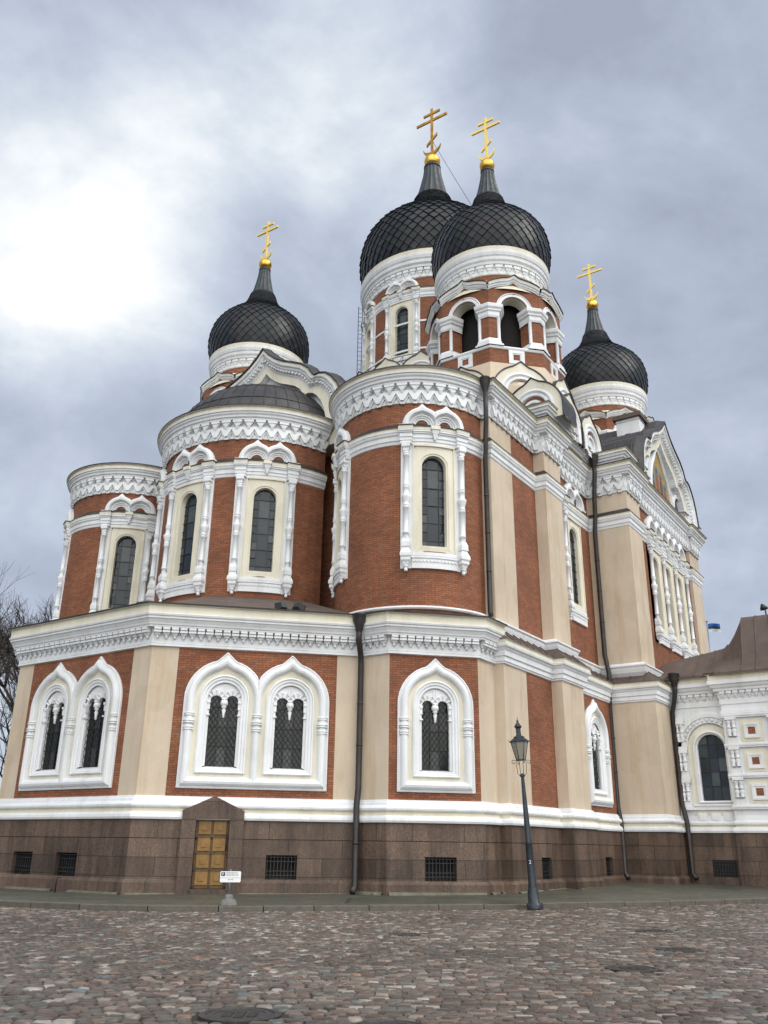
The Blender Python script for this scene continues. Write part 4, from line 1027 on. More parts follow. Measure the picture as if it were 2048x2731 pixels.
for x0, x1 in zip(xx, xx[1:]):
    for z0, z1 in zip(zz, zz[1:]):
        j = lambda: random.uniform(-.005, .005); b.add([PW.P(wc+x0, z0, -.15+j()), PW.P(wc+x1, z0, -.15+j()), PW.P(wc+x1, z1, -.15+j()), PW.P(wc+x0, z1, -.15+j())], [(0, 1, 2, 3)], 'window_glass')
part(b, 'glass_pane', o)
b = MB()
for x in xx[1:-1]: box(b, PW, wc+x-.015, wc+x+.015, 1.99, 4.8, -.13, -.11, 'leading')
for z in zz[1:-1]: box(b, PW, wc-.585, wc+.585, z-.013, z+.013, -.13, -.112, 'leading')
part(b, 'glazing_bars', o)
# baluster tiers, ledges, square panels
b = MB()
TI = (1.62, 2.87, 4.12, 5.37)
for z in TI: box(b, PW, 0.08, .60, z, z+.16, 0, .20, W)
box(b, PW, .60, 2.3, 1.62, 1.78, 0, .12, W); box(b, PW, .60, 2.3, 1.78, 1.86, 0, .17, W)
for z0 in TI[:3]:
    z0 += .16; z1 = z0+1.09
    box(b, PW, .12, .56, z0, z0+.20, 0, .14, W); box(b, PW, .10, .58, z1-.12, z1, 0, .22, W)
part(b, 'pilaster_ledge', pw)
def balus(b, S, a, z0, z1, d):
    h = z1-z0; pr = [(.07, 0), (.09, .02), (.05, .1), (.085, .3), (.09, .4), (.05, .52), (.09, .54), (.09, .58), (.05, .6), (.06, .8), (.09, .92), (.09, 1)]
    lathe_on(b, S, a, d, [(r*1.25, z0+z*h) for r, z in pr], 8)
for z0, z1 in [(z+.36, z+1.13) for z in TI[:3]]:
    for a in (.23, .43):
        b = MB(); balus(b, PW, a, z0, z1, .1); part(b, 'baluster', pw)
b = MB(); 
box(b, PW, .62, 2.28, 1.05, 1.56, 0, .02, CR)
for k in range(3): box(b, PW, .74+k*.52, 1.14+k*.52, 1.10, 1.50, .02, .07, W); box(b, PW, .81+k*.52, 1.07+k*.52, 1.2, 1.42, .07, .10, W)
part(b, 'panel', pw)
PS = Flat(PW.P(2.3, 0, .32)[:2], (-1, 0))
for r0, (z0, z1) in enumerate([(z+.16, z+1.25) for z in TI[:3]]):
    for col in range(3):
        o0 = .12+col*1.7
        b = MB(); h = z1-z0
        for a in (o0+.12, o0+.32): balus(b, PS, a, z0+.28*h, z1-.12, .08)
        box(b, PS, o0, o0+.44, z0, z0+.22*h, 0, .09, W); box(b, PS, o0, o0+.44, z1-.1, z1, 0, .2, W)
        part(b, 'baluster', pw)
        b = MB(); c0 = o0+1.02; zc0 = (z0+z1)/2-.03; q = .46
        box(b, PS, c0-q, c0+q, z0+.08, z1-.08, 0, .03, CR)
        for rr, d in ((.31, .07), (.23, .04)): 
            for a0, a1, y0, y1 in ((-rr, rr, rr-.08, rr), (-rr, rr, -rr, -rr+.08), (-rr, -rr+.08, -rr+.08, rr-.08), (rr-.08, rr, -rr+.08, rr-.08)): box(b, PS, c0+a0, c0+a1, zc0+y0, zc0+y1, .03, .03+d, W)
        panel(b, PS, c0-.15, c0+.15, zc0-.15, zc0+.15, BR, (), .034)
        part(b, 'square_panel', pw)
b = MB()
for z in TI: box(b, PS, -.02, 18, z, z+.16, 0, .12, W); box(b, PS, -.04, 18, z+.07, z+.13, .12, .15, W)
part(b, 'ledge', pw)
# porch roof: low apron, then a bell-cast hood
b = MB()
def strip(prof, y0, y1, m, capl=False):
    vs = [(x, y0, z) for x, z in prof]+[(x, y1, z) for x, z in prof]; n = len(prof)
    b.add(vs, [(i, i+1, n+i+1, n+i) for i in range(n-1)], m)
    if capl: b.add([(x, y0, z) for x, z in prof]+[(prof[-1][0], y0, 7.3)], [tuple(range(n+1))], m)
BRM = 'brown_roof_metal'
HC = [(11.95, 8.35), (11.0, 8.5), (10.2, 8.62), (9.6, 8.70), (9.1, 8.78), (8.8, 8.95), (8.5, 9.28), (8.25, 9.62), (8.03, 9.93), (7.97, 9.97), (0, 9.97), (-8, 9.97)]
lowp = [(0, 0), (.05, .04), (.25, .22), (.45, .42), (.6, .58), (.75, .75), (.9, .9), (1, 1)]
hoodp = [(0, 0), (.05, .02), (.28, .12), (.42, .24), (.52, .42), (.66, .68), (.84, .92), (1, 1)]
rows_ = []
for y, H in HC:
    g = max(0, min(1, (H-8.62)/1.35)); x0 = PU-.55-(.32 if y < 9.3 else 0); xr = 42.0*(1-g)+41.25*g
    rows_.append([(x0+(xr-x0)*(a[0]*(1-g)+c[0]*g), y, 7.27+(H-7.27)*(a[1]*(1-g)+c[1]*g)) for a, c in zip(lowp, hoodp)]+[(xr+4, y, H+(.2 if g < .1 else 0))])
vs = [p for r in rows_ for p in r]; n = len(rows_[0])
b.add(vs, [(r*n+i, r*n+i+1, (r+1)*n+i+1, (r+1)*n+i) for r in range(len(rows_)-1) for i in range(n-1)], BRM)
b.add([(x, y, z-.09) if 1 else 0 for r in rows_ for x, y, z in r[:1]]+[r[0] for r in rows_], [(i, i+1, len(rows_)+i+1, len(rows_)+i) for i in range(len(rows_)-1)], BRM)
def rowat(y):
    for (A, B), (y0, y1) in zip(zip(rows_, rows_[1:]), zip([h[0] for h in HC], [h[0] for h in HC][1:])):
        if y1 <= y <= y0: f = (y0-y)/(y0-y1); return [tuple(p[k]+(q[k]-p[k])*f for k in range(3)) for p, q in zip(A, B)]
for y in (11.3, 10.7, 10.1, 9.5, 8.9, 8.0, 7.4, 6.8, 6.2, 5.6, 5.0): tube(b, [(x-.01, yy, z+.012) for x, yy, z in rowat(y)[:-1]], .032, BRM, 4)
part(b, 'porch_roof')
# ================================================================ drainpipes
def pipe(pts, r, name='drainpipe', head=True, rings=()):
    b = MB(); tube(b, pts, r, 'dark_pipe', 10)
    for p, q in zip(pts, pts[1:]):
        L = math.dist(p, q)
        if L > 2:
            k = int(L/1.6)
            for i in range(1, k+1): 
                f = i/(k+1); c = [p[j]+(q[j]-p[j])*f for j in range(3)]; lathe(b, c, [(r, c[2]-.035), (r*1.14, c[2]-.03), (r*1.14, c[2]+.03), (r, c[2]+.035)], 10, 'dark_pipe')
    o = part(b, name)
    if head:
        b = MB(); x, y, z = pts[0]; lathe(b, (x, y), [(r, z-.05), (r*1.3, z+.05), (r*1.5, z+.15), (r*2.2, z+.32), (r*2.3, z+.5), (r*2.5, z+.53), (r*2.5, z+.57), (0, z+.64)], 12, 'dark_pipe'); part(b, 'hopper', o)
    return o
pc_ = (24.18, 17.12); n_ = (-.924, -.383)
def off(p, d, nn=n_): return (p[0]+nn[0]*d, p[1]+nn[1]*d)
a = off(pc_, .62); c = off(pc_, .22); d2 = off(pc_, .40)
pipe([(*a, 6.85), (*a, 6.6), (*off(pc_, .50), 6.35), (*off(pc_, .28), 6.05), (*c, 5.8), (*c, 1.75), (*off(pc_, .42), 1.2), (*off(pc_, .42), -1.05), (*off(pc_, .50), -1.2), (*off(pc_, .72), -1.32)], .10)
j = (27.98, 14.12); nj = (-.8, -.6)
pipe([(*off(j, .62, nj), 17.0), (*off(j, .62, nj), 16.1), (*off(j, .55, nj), 15.6), (*off(j, .32, nj), 15.0), (*off(j, .32, nj), 14.6), (*off(j, .14, nj), 14.2), (*off(j, .14, nj), 8.1), (*off(j, .24, nj), 7.9)], .092)
j = (38.3, 13.6); nj = (-.707, -.707)
pipe([(*off(j, .62, nj), 17.5), (*off(j, .62, nj), 17.1), (*off(j, .38, nj), 16.0), (*off(j, .32, nj), 15.0), (*off(j, .14, nj), 14.3), (*off(j, .14, nj), 8.3), (*off(j, .42, nj), 7.4), (*off(j, .42, nj), 7.1), (*off(j, .22, nj), 6.0), (*off(j, .22, nj), 1.7), (*off(j, .42, nj), 1.1), (*off(j, .42, nj), -.9), (*off(j, .68, nj), -1.1)], .105)
j = (40.4, 11.45)
pipe([(*off(j, .66, nj), 6.9), (*off(j, .66, nj), 6.75), (*off(j, .5, nj), 6.3), (*off(j, .22, nj), 5.8), (*off(j, .22, nj), 1.9), (*off(j, .48, nj), 1.1), (*off(j, .48, nj), -.9), (*off(j, .75, nj), -1.1)], .105)
# ================================================================ crypt door
b = MB(); S = SE_; D = .30
prism(b, S, [(1.47, -2.0), (1.90, -2.0), (1.90, .69), (1.86, .69), (1.86, .73), (2.96, .73), (2.96, .69), (2.93, .69), (2.93, -2.0), (3.36, -2.0), (3.36, .97), (2.42, 1.40), (1.47, .97)], .0, D, GR)
b2 = MB()
box(b2, S, 1.9, 2.96, -1.5, -1.27, -.1, .38, GR)
dd = part(b, 'door_surround'); part(b2, 'door_step', dd)
b = MB(); x0, x1, z0, z1 = 1.92, 2.92, -1.26, .69; dm = .10
box(b, S, x0, x1, z0, z1, .0, dm, 'dark_oak')
W_ = (x1-x0)
for r_ in range(4):
    for c_ in range(2):
        pc0 = x0+.08+c_*.46; pz = z0+.10+r_*.48
        for ins, dp in ((0, .045), (.05, .01), (.11, .07)): box(b, S, pc0+ins, pc0+.38-ins, pz+ins, pz+.36-ins, dm, dm+dp, 'oak_door')
dr_ = part(b, 'door')
for r_ in range(5):
    for c_ in range(3):
        b = MB()
        a = x0+.04+c_*.46; z = z0+.05+r_*.465; p = [(a+.03*math.cos(t), z+.03*math.sin(t)) for t in [2*PI*i/8 for i in range(8)]]; prism(b, S, p, dm, dm+.05, 'black_iron'); part(b, 'door_stud', dr_)
b = MB(); q = x1-.05; tube(b, [S.P(q, .28, dm), S.P(q, .25, dm+.07), S.P(q, -.15, dm+.07), S.P(q, -.2, dm)], .018, 'black_iron', 6); part(b, 'door_handle', dr_)
# ================================================================ small things on roofs
def flood(p, ang, label, tilt=-.5, pair=False):
    o = empty('floodlight', p, label, 'floodlight', 'floodlights on the apse roof')
    b = MB(); ca, sa = math.cos(ang), math.sin(ang)
    def pt(x, y, z):      # x along beam, tilt up
        xx = x*math.cos(tilt)-z*math.sin(tilt); zz = x*math.sin(tilt)+z*math.cos(tilt)
        return (xx*ca-y*sa, xx*sa+y*ca, zz+.30)
    vs = []; 
    for x, h in ((-.12, .10), (.10, .19), (.16, .20)):
        vs += [pt(x, -h*1.1, -h), pt(x, h*1.1, -h), pt(x, h*1.1, h), pt(x, -h*1.1, h)]
    b.add(vs, [(0, 1, 2, 3), (0, 1, 5, 4), (1, 2, 6, 5), (2, 3, 7, 6), (3, 0, 4, 7), (4, 5, 9, 8), (5, 6, 10, 9), (6, 7, 11, 10), (7, 4, 8, 11), (8, 9, 10, 11)], 'black_iron')
    h_ = b.build('lamp_housing'); h_.parent = o
    b = MB(); tube(b, [(-sa*.24, ca*.24, .3), (-sa*.24, ca*.24, .05), (sa*.24, -ca*.24, .05), (sa*.24, -ca*.24, .3)], .015, 'black_iron', 4); tube(b, [(0, 0, -.05), (0, 0, .06)], .05, 'black_iron', 6); h_ = b.build('mounting_bracket'); h_.parent = o
    return o
flood((20.0, 23.9, 7.55), R_(20), 'black floodlight on the roof edge in front of the leftmost apse window')
flood((22.9, 19.75, 7.62), R_(70), 'left one of two black floodlights close together on the roof below the middle apse', -.4)
flood((23.25, 19.35, 7.62), R_(10), 'right one of two black floodlights close together on the roof below the middle apse', -.6)
o = empty('horn_loudspeaker', (41.3, 6.95, 9.97), 'dark horn loudspeaker standing on the ridge of the brown porch roof', 'loudspeaker')
b = MB(); tube(b, [(0, 0, 0), (0, 0, .22)], .03, 'black_iron', 6); h_ = b.build('bracket'); h_.parent = o
b = MB(); tube(b, [(0, -.12, .3), (0, -.05, .32), (0, .02, .34), (0, .16, .38)], .04, 'black_iron', 10, .17); h_ = b.build('horn'); h_.parent = o
# ================================================================ ground, pavement, road
b = MB(); b.add([(-400, -400, -1.75), (900, -400, -1.75), (900, 900, -1.75), (-400, 900, -1.75)], [(0, 1, 2, 3)], 'ground_earth'); o = b.build('ground'); o['kind'] = 'structure'
kerb = [(13.2, 34.0), (14.2, 26.0), (14.75, 21.9), (15.1, 20.0), (15.75, 18.1), (17.2, 16.3), (19.1, 14.7), (21.5, 12.7), (24.0, 11.0), (28.2, 8.6), (32.4, 6.75), (42, 2.6), (60, -5)]
wallp = [(22.0, 38.0, -1.45), (19.6, 30.2, -1.45), (19.6, 26.0, -1.44), (19.6, 24.0, -1.43), (19.6, 22.3, -1.42), (21, 21, -1.40), (23.2, 18.9, -1.39), (24.6, 17.4, -1.38), (26.6, 14.2, -1.35), (32.5, 13.6, -1.30), (38.6, 13.6, -1.25), (40.8, 11.6, -1.27), (60, 11, -1.2)]
KT, KB = -1.42, -1.56
b = MB()
# densify
def dens(path, n):
    o = []
    for p, q in zip(path, path[1:]):
        for i in range(n): f = i/n; o.append(tuple(p[j]+(q[j]-p[j])*f for j in range(len(p))))
    o.append(path[-1]); return o
kd, wd = dens(kerb, 4), dens(wallp, 4)
ins = []
for i, p in enumerate(kd):
    a, c = kd[max(0, i-1)], kd[min(len(kd)-1, i+1)]; L = math.dist(a, c); ins.append((p[0]-(c[1]-a[1])/L*.22, p[1]+(c[0]-a[0])/L*.22))
vs = []; us = []
for p, q in zip(ins, wd):
    for i in range(5):
        f = i/4; x, y = p[0]+(q[0]-p[0])*f, p[1]+(q[1]-p[1])*f; vs.append((x, y, KT+(q[2]-KT)*f-.004)); us.append((x*.6-y*.8, x*.8+y*.6))
b.add(vs, [(i*5+k, i*5+k+1, (i+1)*5+k+1, (i+1)*5+k) for i in range(len(wd)-1) for k in range(4)], 'pavement_slab', us)
o = b.build('pavement'); o['kind'] = 'structure'
b = MB()      # kerb stones, one after another
L = 0; stones = dens(kerb, 1)
def ptat(path, s):
    for p, q in zip(path, path[1:]):
        l = math.dist(p, q)
        if s <= l: f = s/l; return (p[0]+(q[0]-p[0])*f, p[1]+(q[1]-p[1])*f)
        s -= l
    return path[-1]
tot = sum(math.dist(p, q) for p, q in zip(kerb, kerb[1:])); s = 0
while s < tot-1:
    l = random.uniform(1.0, 1.9); p, q = ptat(kerb, s+.012), ptat(kerb, s+l-.012); S, LL = seg_s(p, q); dz_ = random.uniform(-.012, .012)
    box(b, S, 0, LL, -1.9, KT+dz_-.015, -.24, .02, 'kerb_granite'); box(b, S, .0, LL, KT+dz_-.015, KT+dz_, -.24, .02, 'kerb_granite', -.0, .015); s += l
o = b.build('kerb'); o['kind'] = 'structure'
# lichen-pale mortar fillet where wall meets pavement
b = MB()
fp = []
for p in low[iGm-2:iG+8]: fp.append(p)
fp2 = dens(fp, 9)
for p, q in zip(fp2, fp2[1:]):
    S, L = seg_s(p, q); zg = -1.40 if p[0] < 24 else -1.33
    if L > .05 and random.random() < .96: e0, e1 = random.uniform(.07, .13), random.uniform(.07, .13); b.add([S.P(0, zg+.03, .2), S.P(L, zg+.03, .2), S.P(L, zg, .2+e1), S.P(0, zg, .2+e0), S.P(0, zg-.08, .24+e0), S.P(L, zg-.08, .24+e1)], [(0, 1, 2, 3), (3, 2, 5, 4)], 'grass_strip_lichen')
o = b.build('mortar_strip'); o['kind'] = 'structure'
b = MB(); S, L = seg_s((24.18-.75, 17.12-.3), (20.35, 13.85)); box(b, Flat((23.3, 16.75), (.56, -.83)), -3.6, 0, -1.60, KT+.012, -.06, .06, 'road_bed'); box(b, Flat((23.3, 16.75), (.56, -.83)), -3.6, 0, -1.60, KT+.02, -.08, -.06, 'kerb_granite'); o = b.build('drain_channel'); o['kind'] = 'structure'
# cobbles
b = MB()
b.add([(-60, -60, -1.575), (70, -60, -1.575), (70, 60, -1.575), (-60, 60, -1.575)], [(0, 1, 2, 3)], 'road_bed')
o = b.build('road_bed'); o['kind'] = 'structure'
HD = (math.cos(yaw), math.sin(yaw)); RT = (math.sin(yaw), -math.cos(yaw))
def w2(x, y): return (HD[0]*y+RT[0]*x, HD[1]*y+RT[1]*x)
def kerb_side(px, py):
    """>0 when on the road side of the kerb"""
    best = 1e9; sg = 1
    for p, q in zip(kerb, kerb[1:]):
        dx, dy = q[0]-p[0], q[1]-p[1]; l2 = dx*dx+dy*dy; f = max(0, min(1, ((px-p[0])*dx+(py-p[1])*dy)/l2)); cx, cy = p[0]+dx*f, p[1]+dy*f; d = math.hypot(px-cx, py-cy)
        if d < best: best = d; sg = 1 if (px-p[0])*dy-(py-p[1])*dx > 0 else -1
    return best*sg
MH = [((-1.34, 9.66), .36, 'large round iron manhole cover in the cobbles at the bottom left of the road'), ((0.12, 9.05), .37, 'round iron manhole cover cut by the bottom edge, right of another large cover'), ((3.55, 13.55), .33, 'dark round manhole cover in the cobbles on the right, nearer of two'), ((5.0, 16.1), .32, 'dark round manhole cover in the cobbles at the right, just beyond a similar one'), ((5.6, 19.6), .32, 'farthest dark manhole cover, a thin line to the right of the street lamp foot'), ((.5, 18.2), .24, 'small brown sunken cover in the cobbles in front of the single arched window')]
# camera-height ground is 1.55 below the eye, so distances above follow from it
vs_all = []; fs_all = []
def stone(cx, cy, hx, hy, ang, zt, rnd):
    o = len(vs_all); ca, sa = math.cos(ang), math.sin(ang)
    tx, ty = random.uniform(-.05, .05), random.uniform(-.05, .05)
    for k, (ins, z) in enumerate(((0, -.05), (.0, -.004), (.5*rnd, .011), (1.2*rnd, .016))):
        for sx, sy in ((-1, -1), (1, -1), (1, 1), (-1, 1)):
            jx, jy = (random.uniform(-.012, .012), random.uniform(-.009, .009)) if k == 1 else (0, 0)
            x, y = sx*(hx-ins)+jx, sy*(hy-ins*.8)+jy
            zz = z+zt+tx*x+ty*y
            lx, ly = cx+x*ca-y*sa, cy+x*sa+y*ca; p = w2(lx, ly); vs_all.append((p[0], p[1], -1.56+zz))
    for r in range(3):
        for k in range(4): fs_all.append((o+r*4+k, o+r*4+(k+1) % 4, o+(r+1)*4+(k+1) % 4, o+(r+1)*4+k))
    fs_all.append((o+12, o+13, o+14, o+15))
def region(x, y):
    if y < 11.9+.25*math.sin(x*1.9) and x < -.2-(y-9)*.25: return 'rounded'
    return 'diagonal' if x < -1.2+(y-11)*.20 else 'courses'
def lay(x, y, w_, h_, ang, reg):
    if y < 4.6 or abs(x) > y*.49+4.6 or region(x, y) != reg: return
    if kerb_side(*w2(x, y)) < .1: return
    if any(math.hypot(x-m[0][0], y-m[0][1]) < m[1]+.05+w_*.35 for m in MH): return
    if reg == 'rounded': stone(x, y, w_/2-.008, h_/2-.008, ang, random.uniform(-.008, .012), .03)
    else: stone(x, y, w_/2-.0035, h_/2-(.011 if reg == 'diagonal' else .0075), ang, random.uniform(-.006, .008), .014)
q = 4.0
while q < 40:
    rowh = random.uniform(.105, .135); p_ = -20.0+random.uniform(0, .1); bend = random.uniform(-.01, .01)
    while p_ < 21:
        wd_ = random.uniform(.13, .23); xc = p_+wd_/2; p_ += wd_
        yc = q+.04*xc-.004*xc*xc+.04*math.sin(xc*1.1+q*.3); lay(xc, yc, wd_, rowh, math.atan(.04-.008*xc)+random.uniform(-.03, .03), 'courses')
    q += rowh
TH = R_(63); ct, st_ = math.cos(TH), math.sin(TH); q = -30.0
while q < 14:
    rowh = random.uniform(.11, .14); p_ = -6.0+random.uniform(0, .1)
    while p_ < 36:
        wd_ = random.uniform(.12, .20); a = p_+wd_/2; p_ += wd_; qq = q+.12*math.sin(a*.35)
        lay(a*ct+qq*st_, a*st_-qq*ct, wd_, rowh, TH+.04*math.cos(a*.35)+random.uniform(-.03, .03), 'diagonal')
    q += rowh
q = 5.0
while q < 12.6:
    rowh = random.uniform(.12, .16); p_ = -10.0+random.uniform(0, .1)
    while p_ < 1:
        wd_ = random.uniform(.13, .22); xc = p_+wd_/2; p_ += wd_
        lay(xc+random.uniform(-.012, .012), q+.12*math.sin(xc*1.4)+random.uniform(-.015, .015), wd_, rowh, random.uniform(-.25, .25)+.15*math.cos(xc*1.4), 'rounded')
    q += rowh
me = bpy.data.meshes.new('cobbled_road'); me.from_pydata(vs_all, [], fs_all); me.materials.append(MATS['cobble_stone']); me.polygons.foreach_set('use_smooth', [True]*len(fs_all)); me.update()
o = bpy.data.objects.new('cobbled_road', me); sc.collection.objects.link(o); o['kind'] = 'structure'
for (mx, my), mr, lab in MH:
    p = w2(mx, my); o = empty('manhole_cover', (p[0], p[1], -1.55), lab, 'manhole cover', 'manhole covers in the cobbled road')
    b = MB(); lathe(b, (0, 0), [(mr+.04, -.05), (mr+.04, .006), (mr-.02, .012), (mr-.03, -.01)], 40, 'manhole_iron', False); h_ = b.build('frame_ring'); h_.parent = o
    b = MB(); lathe(b, (0, 0), [(mr-.03, .0), (mr-.05, .008), (mr-.10, .008), (mr-.11, .0), (0, .0)], 40, 'manhole_iron', False)
    n = int(mr/.035)
    for i in range(-n, n+1):
        for k in range(-3, 4):
            a, c = i*.04, k*.12
            if math.hypot(a, c) < mr-.17: b.add([(a+dx, c+dy, z) for z in (.0, .010) for dx, dy in ((-.012, -.045), (.012, -.045), (.012, .045), (-.012, .045))], [(4, 5, 6, 7), (0, 1, 5, 4), (1, 2, 6, 5), (2, 3, 7, 6), (3, 0, 4, 7)], 'manhole_iron')
    h_ = b.build('lid'); h_.parent = o; h_.rotation_euler = (0, 0, yaw)
# ================================================================ street lamp
LP = (23.55, 10.83)
o = empty('street_lamp', (*LP, -1.43), 'tall dark blue-grey street lamp with a glazed lantern standing at the kerb', 'street lamp')
lh = 5.55
b = MB()
lathe(b, (0, 0), [(.26, -.12), (.26, .0), (.24, .04), (.19, .08), (.185, .42), (.16, .50), (.145, .55), (.15, .6), (.135, .66), (.118, 1.9), (.125, 1.92), (.112, 1.98), (.055, 4.15)], 16, 'lamp_paint'); h_ = b.build('post'); h_.parent = o
b = MB(); lathe(b, (0, 0), [(.09, 4.1), (.10, 4.14), (.07, 4.18), (.04, 4.2), (0, 4.22)], 12, 'lamp_paint')
for k in range(4):
    g = PI/4+k*PI/2; cx_, sx_ = math.cos(g), math.sin(g); tube(b, [(cx_*.08, sx_*.08, 4.14), (cx_*.16, sx_*.16, 4.20), (cx_*.19, sx_*.19, 4.66)], .011, 'lamp_paint', 5)
    tube(b, [(cx_*(.19+.02), sx_*(.19+.02), 4.66)]+[(cx_*(.29+.055*math.cos(t)), sx_*(.29+.055*math.cos(t)), 4.60+.055*math.sin(t)) for t in [R_(90-30*i) for i in range(10)]], .010, 'lamp_paint', 5)
h_ = b.build('lantern_bracket'); h_.parent = o
b = MB()
def frus(r0, z0, r1, z1, m): lathe(b, (0, 0), [(r0, z0), (r1, z1)], 6, m, False)
frus(.155, 4.68, .30, 5.28, 'lamp_glass'); h_ = b.build('lantern_glass'); h_.parent = o
b = MB(); frus(.17, 4.64, .17, 4.69, 'lamp_paint'); frus(0, 4.64, .17, 4.64, 'lamp_paint')
for k in range(6):
    g = k*PI/3; tube(b, [(.16*math.cos(g), .16*math.sin(g), 4.68), (.305*math.cos(g), .305*math.sin(g), 5.29)], .014, 'lamp_paint', 5); tube(b, [(.30*math.cos(g), .30*math.sin(g), 5.28), (.36*math.cos(g), .36*math.sin(g), 5.30), (.39*math.cos(g), .39*math.sin(g), 5.38)], .018, 'lamp_paint', 5, .004)
lathe(b, (0, 0), [(.34, 5.27), (.345, 5.31), (.19, 5.42), (.19, 5.46), (.10, 5.50), (.085, 5.54), (.085, 5.74), (.13, 5.80), (.135, 5.82), (.07, 5.92), (.03, 5.97), (.045, 6.0), (.03, 6.03), (.012, 6.07), (.0, 6.2)], 6, 'lamp_paint', False)
h_ = b.build('lantern_roof'); h_.parent = o
o.scale = (.81, .81, .81); o.rotation_mode = 'QUATERNION'; o.rotation_quaternion = Vector((0, 0, 1)).rotation_difference(Vector((-.028, .042, 1)))
def textmesh(txt, size, mat, name, parent, M):
    cu = bpy.data.curves.new('txt', 'FONT'); cu.body = txt; cu.size = size; cu.extrude = .001; cu.align_x = 'LEFT'
    t_ = bpy.data.objects.new('txt', cu); sc.collection.objects.link(t_)
    me = bpy.data.meshes.new_from_object(t_.evaluated_get(bpy.context.evaluated_depsgraph_get())); bpy.data.objects.remove(t_)
    me.materials.clear(); me.materials.append(MATS[mat]); q = bpy.data.objects.new(name, me); sc.collection.objects.link(q); q.parent = parent; q.matrix_local = M; return q
def facing(S, a, z, d):     # matrix putting text XY on a Flat surface
    p = S.P(a, z, d); return Matrix(((S.t[0], 0, S.n[0], p[0]), (S.t[1], 0, S.n[1], p[1]), (0, 1, 0, p[2]), (0, 0, 0, 1)))
g = R_(205); SLm = Flat((math.cos(g)*.125, math.sin(g)*.125), (math.cos(g), math.sin(g)))
textmesh('2', .16, 'sign_white', 'painted_mark', o, facing(SLm, -.05, 1.28, .004))
# ================================================================ parking sign
sp = (17.8, 16.6)
o = empty('parking_sign', (*sp, -1.43), 'small white parking sign with a blue P on a rough concrete foot', 'sign')
S = Flat((0, 0), (-.62, -.785))
b = MB(); lathe(b, (0, 0), [(.27, .0), (.25, .05), (.20, .13), (.13, .18), (.13, .22), (.10, .27), (.05, .29), (0, .29)], 14, 'rough_concrete')
for i, v in enumerate(b.v): b.v[i] = (v[0]*(1+.08*math.sin(i*1.7)), v[1]*(1+.08*math.cos(i*2.3)), v[2])
h_ = b.build('concrete_foot'); h_.parent = o
b = MB(); tube(b, [(0, 0, .25), (0, 0, .98)], .028, 'galvanised', 8); h_ = b.build('post'); h_.parent = o
b = MB()
def rr_(w_, h, r, d0, d1, m, zc=.78):
    q = []
    for cx_, cz, a0 in ((w_-r, h-r, 0), (-w_+r, h-r, 90), (-w_+r, -h+r, 180), (w_-r, -h+r, 270)):
        for i in range(5): t = R_(a0+22.5*i); q.append((cx_+r*math.cos(t), zc+cz+r*math.sin(t)))
    prism(b, S, q, d0, d1, m)
rr_(.33, .17, .04, .03, .045, 'sign_black'); rr_(.312, .155, .035, .045, .047, 'sign_white')
box(b, S, -.285, -.165, .80, .91, .047, .0485, 'sign_blue'); box(b, S, -.28, .28, .745, .752, .047, .0485, 'sign_black')
h_ = b.build('sign_panel'); h_.parent = o
textmesh('P', .115, 'sign_white', 'letter', o, facing(S, -.262, .813, .0495))
textmesh('PARKIMISKOHT', .052, 'sign_black', 'lettering', o, facing(S, -.14, .872, .049))
textmesh('RESERVEERITUD', .052, 'sign_black', 'lettering', o, facing(S, -.14, .812, .049))
textmesh('EOK MKE', .04, 'sign_black', 'lettering', o, facing(S, -.08, .69, .049))
o.scale = (.85, .85, .84)
# standpipe by the wall
b = MB(); tube(b, [(0, 0, -.05), (0, 0, .48), (.02, -.03, .56), (.06, -.08, .58), (.09, -.12, .54)], .028, 'dark_pipe', 8); o = b.build('standpipe', None, (18.45, 24.4, -1.44)); tag(o, 'short dark iron standpipe with a bent top rising from the pavement by the plinth', 'pipe'); o.scale = (.8, .8, .75)
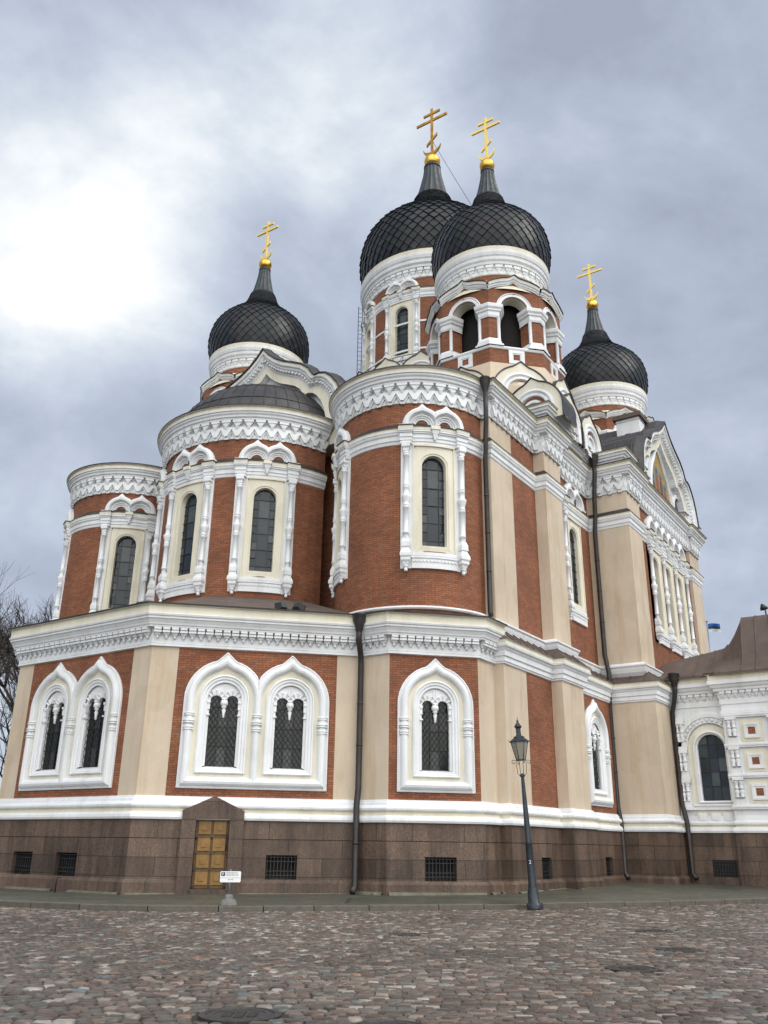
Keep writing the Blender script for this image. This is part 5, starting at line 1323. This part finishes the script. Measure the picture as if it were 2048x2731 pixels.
# ================================================================ flag
o = empty('flagpole', (146, 33.8, -1.7), 'thin distant flagpole flying a blue, black and white striped flag', 'flagpole')
b = MB(); tube(b, [(0, 0, 0), (0, 0, 37.0)], .12, 'galvanised', 8); lathe(b, (0, 0), [(0, 36.95), (.25, 37.05), (0, 37.3)], 8, 'galvanised'); h_ = b.build('pole'); h_.parent = o
b = MB(); n = 14
for k, m in enumerate(('flag_blue', 'flag_black', 'flag_white')):
    z1 = 36.6-k*.46; vs = []
    for i in range(n+1):
        f = i/n; x = .35*math.sin(f*6)*f; y = -.1-1.9*f; zd_ = -.12*f+.1*math.sin(f*5)
        vs += [(x, y, z1+zd_), (x+.1*f, y, z1-.46+zd_)]
    b.add(vs, [(2*i, 2*i+2, 2*i+3, 2*i+1) for i in range(n)], m)
h_ = b.build('flag'); h_.parent = o
# ================================================================ bare trees on the left
def tree(x, y, h, seed, label, lean=(0, 0), spread=1.0):
    rnd = random.Random(seed); o = empty('bare_tree', (x, y, -1.7), label, 'tree', 'bare trees beyond the church')
    bt, bc = MB(), MB()
    def br(p, d, L, r, dep):
        n = 3 if dep < 3 else 2; pts = [p]; q = Vector(p); dd_ = Vector(d)
        for i in range(n):
            dd_ = (dd_+Vector((rnd.gauss(0, .10), rnd.gauss(0, .10), rnd.gauss(.03, .06)))).normalized(); q = q+dd_*(L/n); pts.append(tuple(q))
        tube(bt if dep == 0 else bc, pts, r, 'bark', 7 if dep < 2 else (4 if dep < 4 else 3), r*.62)
        if dep >= 6: return
        k = 3 if dep in (0, 1, 5) else (3 if rnd.random() < .5 else 2)
        k += dep == 4
        for i in range(k+(dep > 1)):
            t = rnd.uniform(.35, 1.0) if i else 1.0
            j = min(n, max(1, round(t*n))); base = Vector(pts[j])
            ax = dd_.orthogonal().normalized(); ax.rotate(Matrix.Rotation(rnd.uniform(0, 2*PI), 3, dd_))
            nd = (dd_*math.cos(rnd.uniform(.3, .75)*spread)+ax*math.sin(rnd.uniform(.35, .85)*spread)+Vector((0, 0, .12))).normalized()
            br(tuple(base), tuple(nd), L*rnd.uniform(.58, .82), r*rnd.uniform(.45, .62), dep+1)
    br((0, 0, 0), (lean[0], lean[1], 1), h*.255, h*.0165, 0)
    a_ = bt.build('trunk'); a_.parent = o; c_ = bc.build('crown'); c_.parent = o
    return o
tree(26.0, 38.6, 19, 3, 'leaning bare tree nearest the left edge, its dark trunk beside the church corner', (.12, -.10))
tree(31.5, 49.5, 25, 5, 'bare tree with a dense twiggy crown at the far left behind the leaning trunk', (0, 0))
tree(41, 57.5, 26, 11, 'smaller bare crown showing just above the eaves left of the leftmost apse', (0, 0))
tree(34.5, 50.5, 23, 17, 'bare tree filling the gap between the leaning trunk and the church eaves', (0, 0))
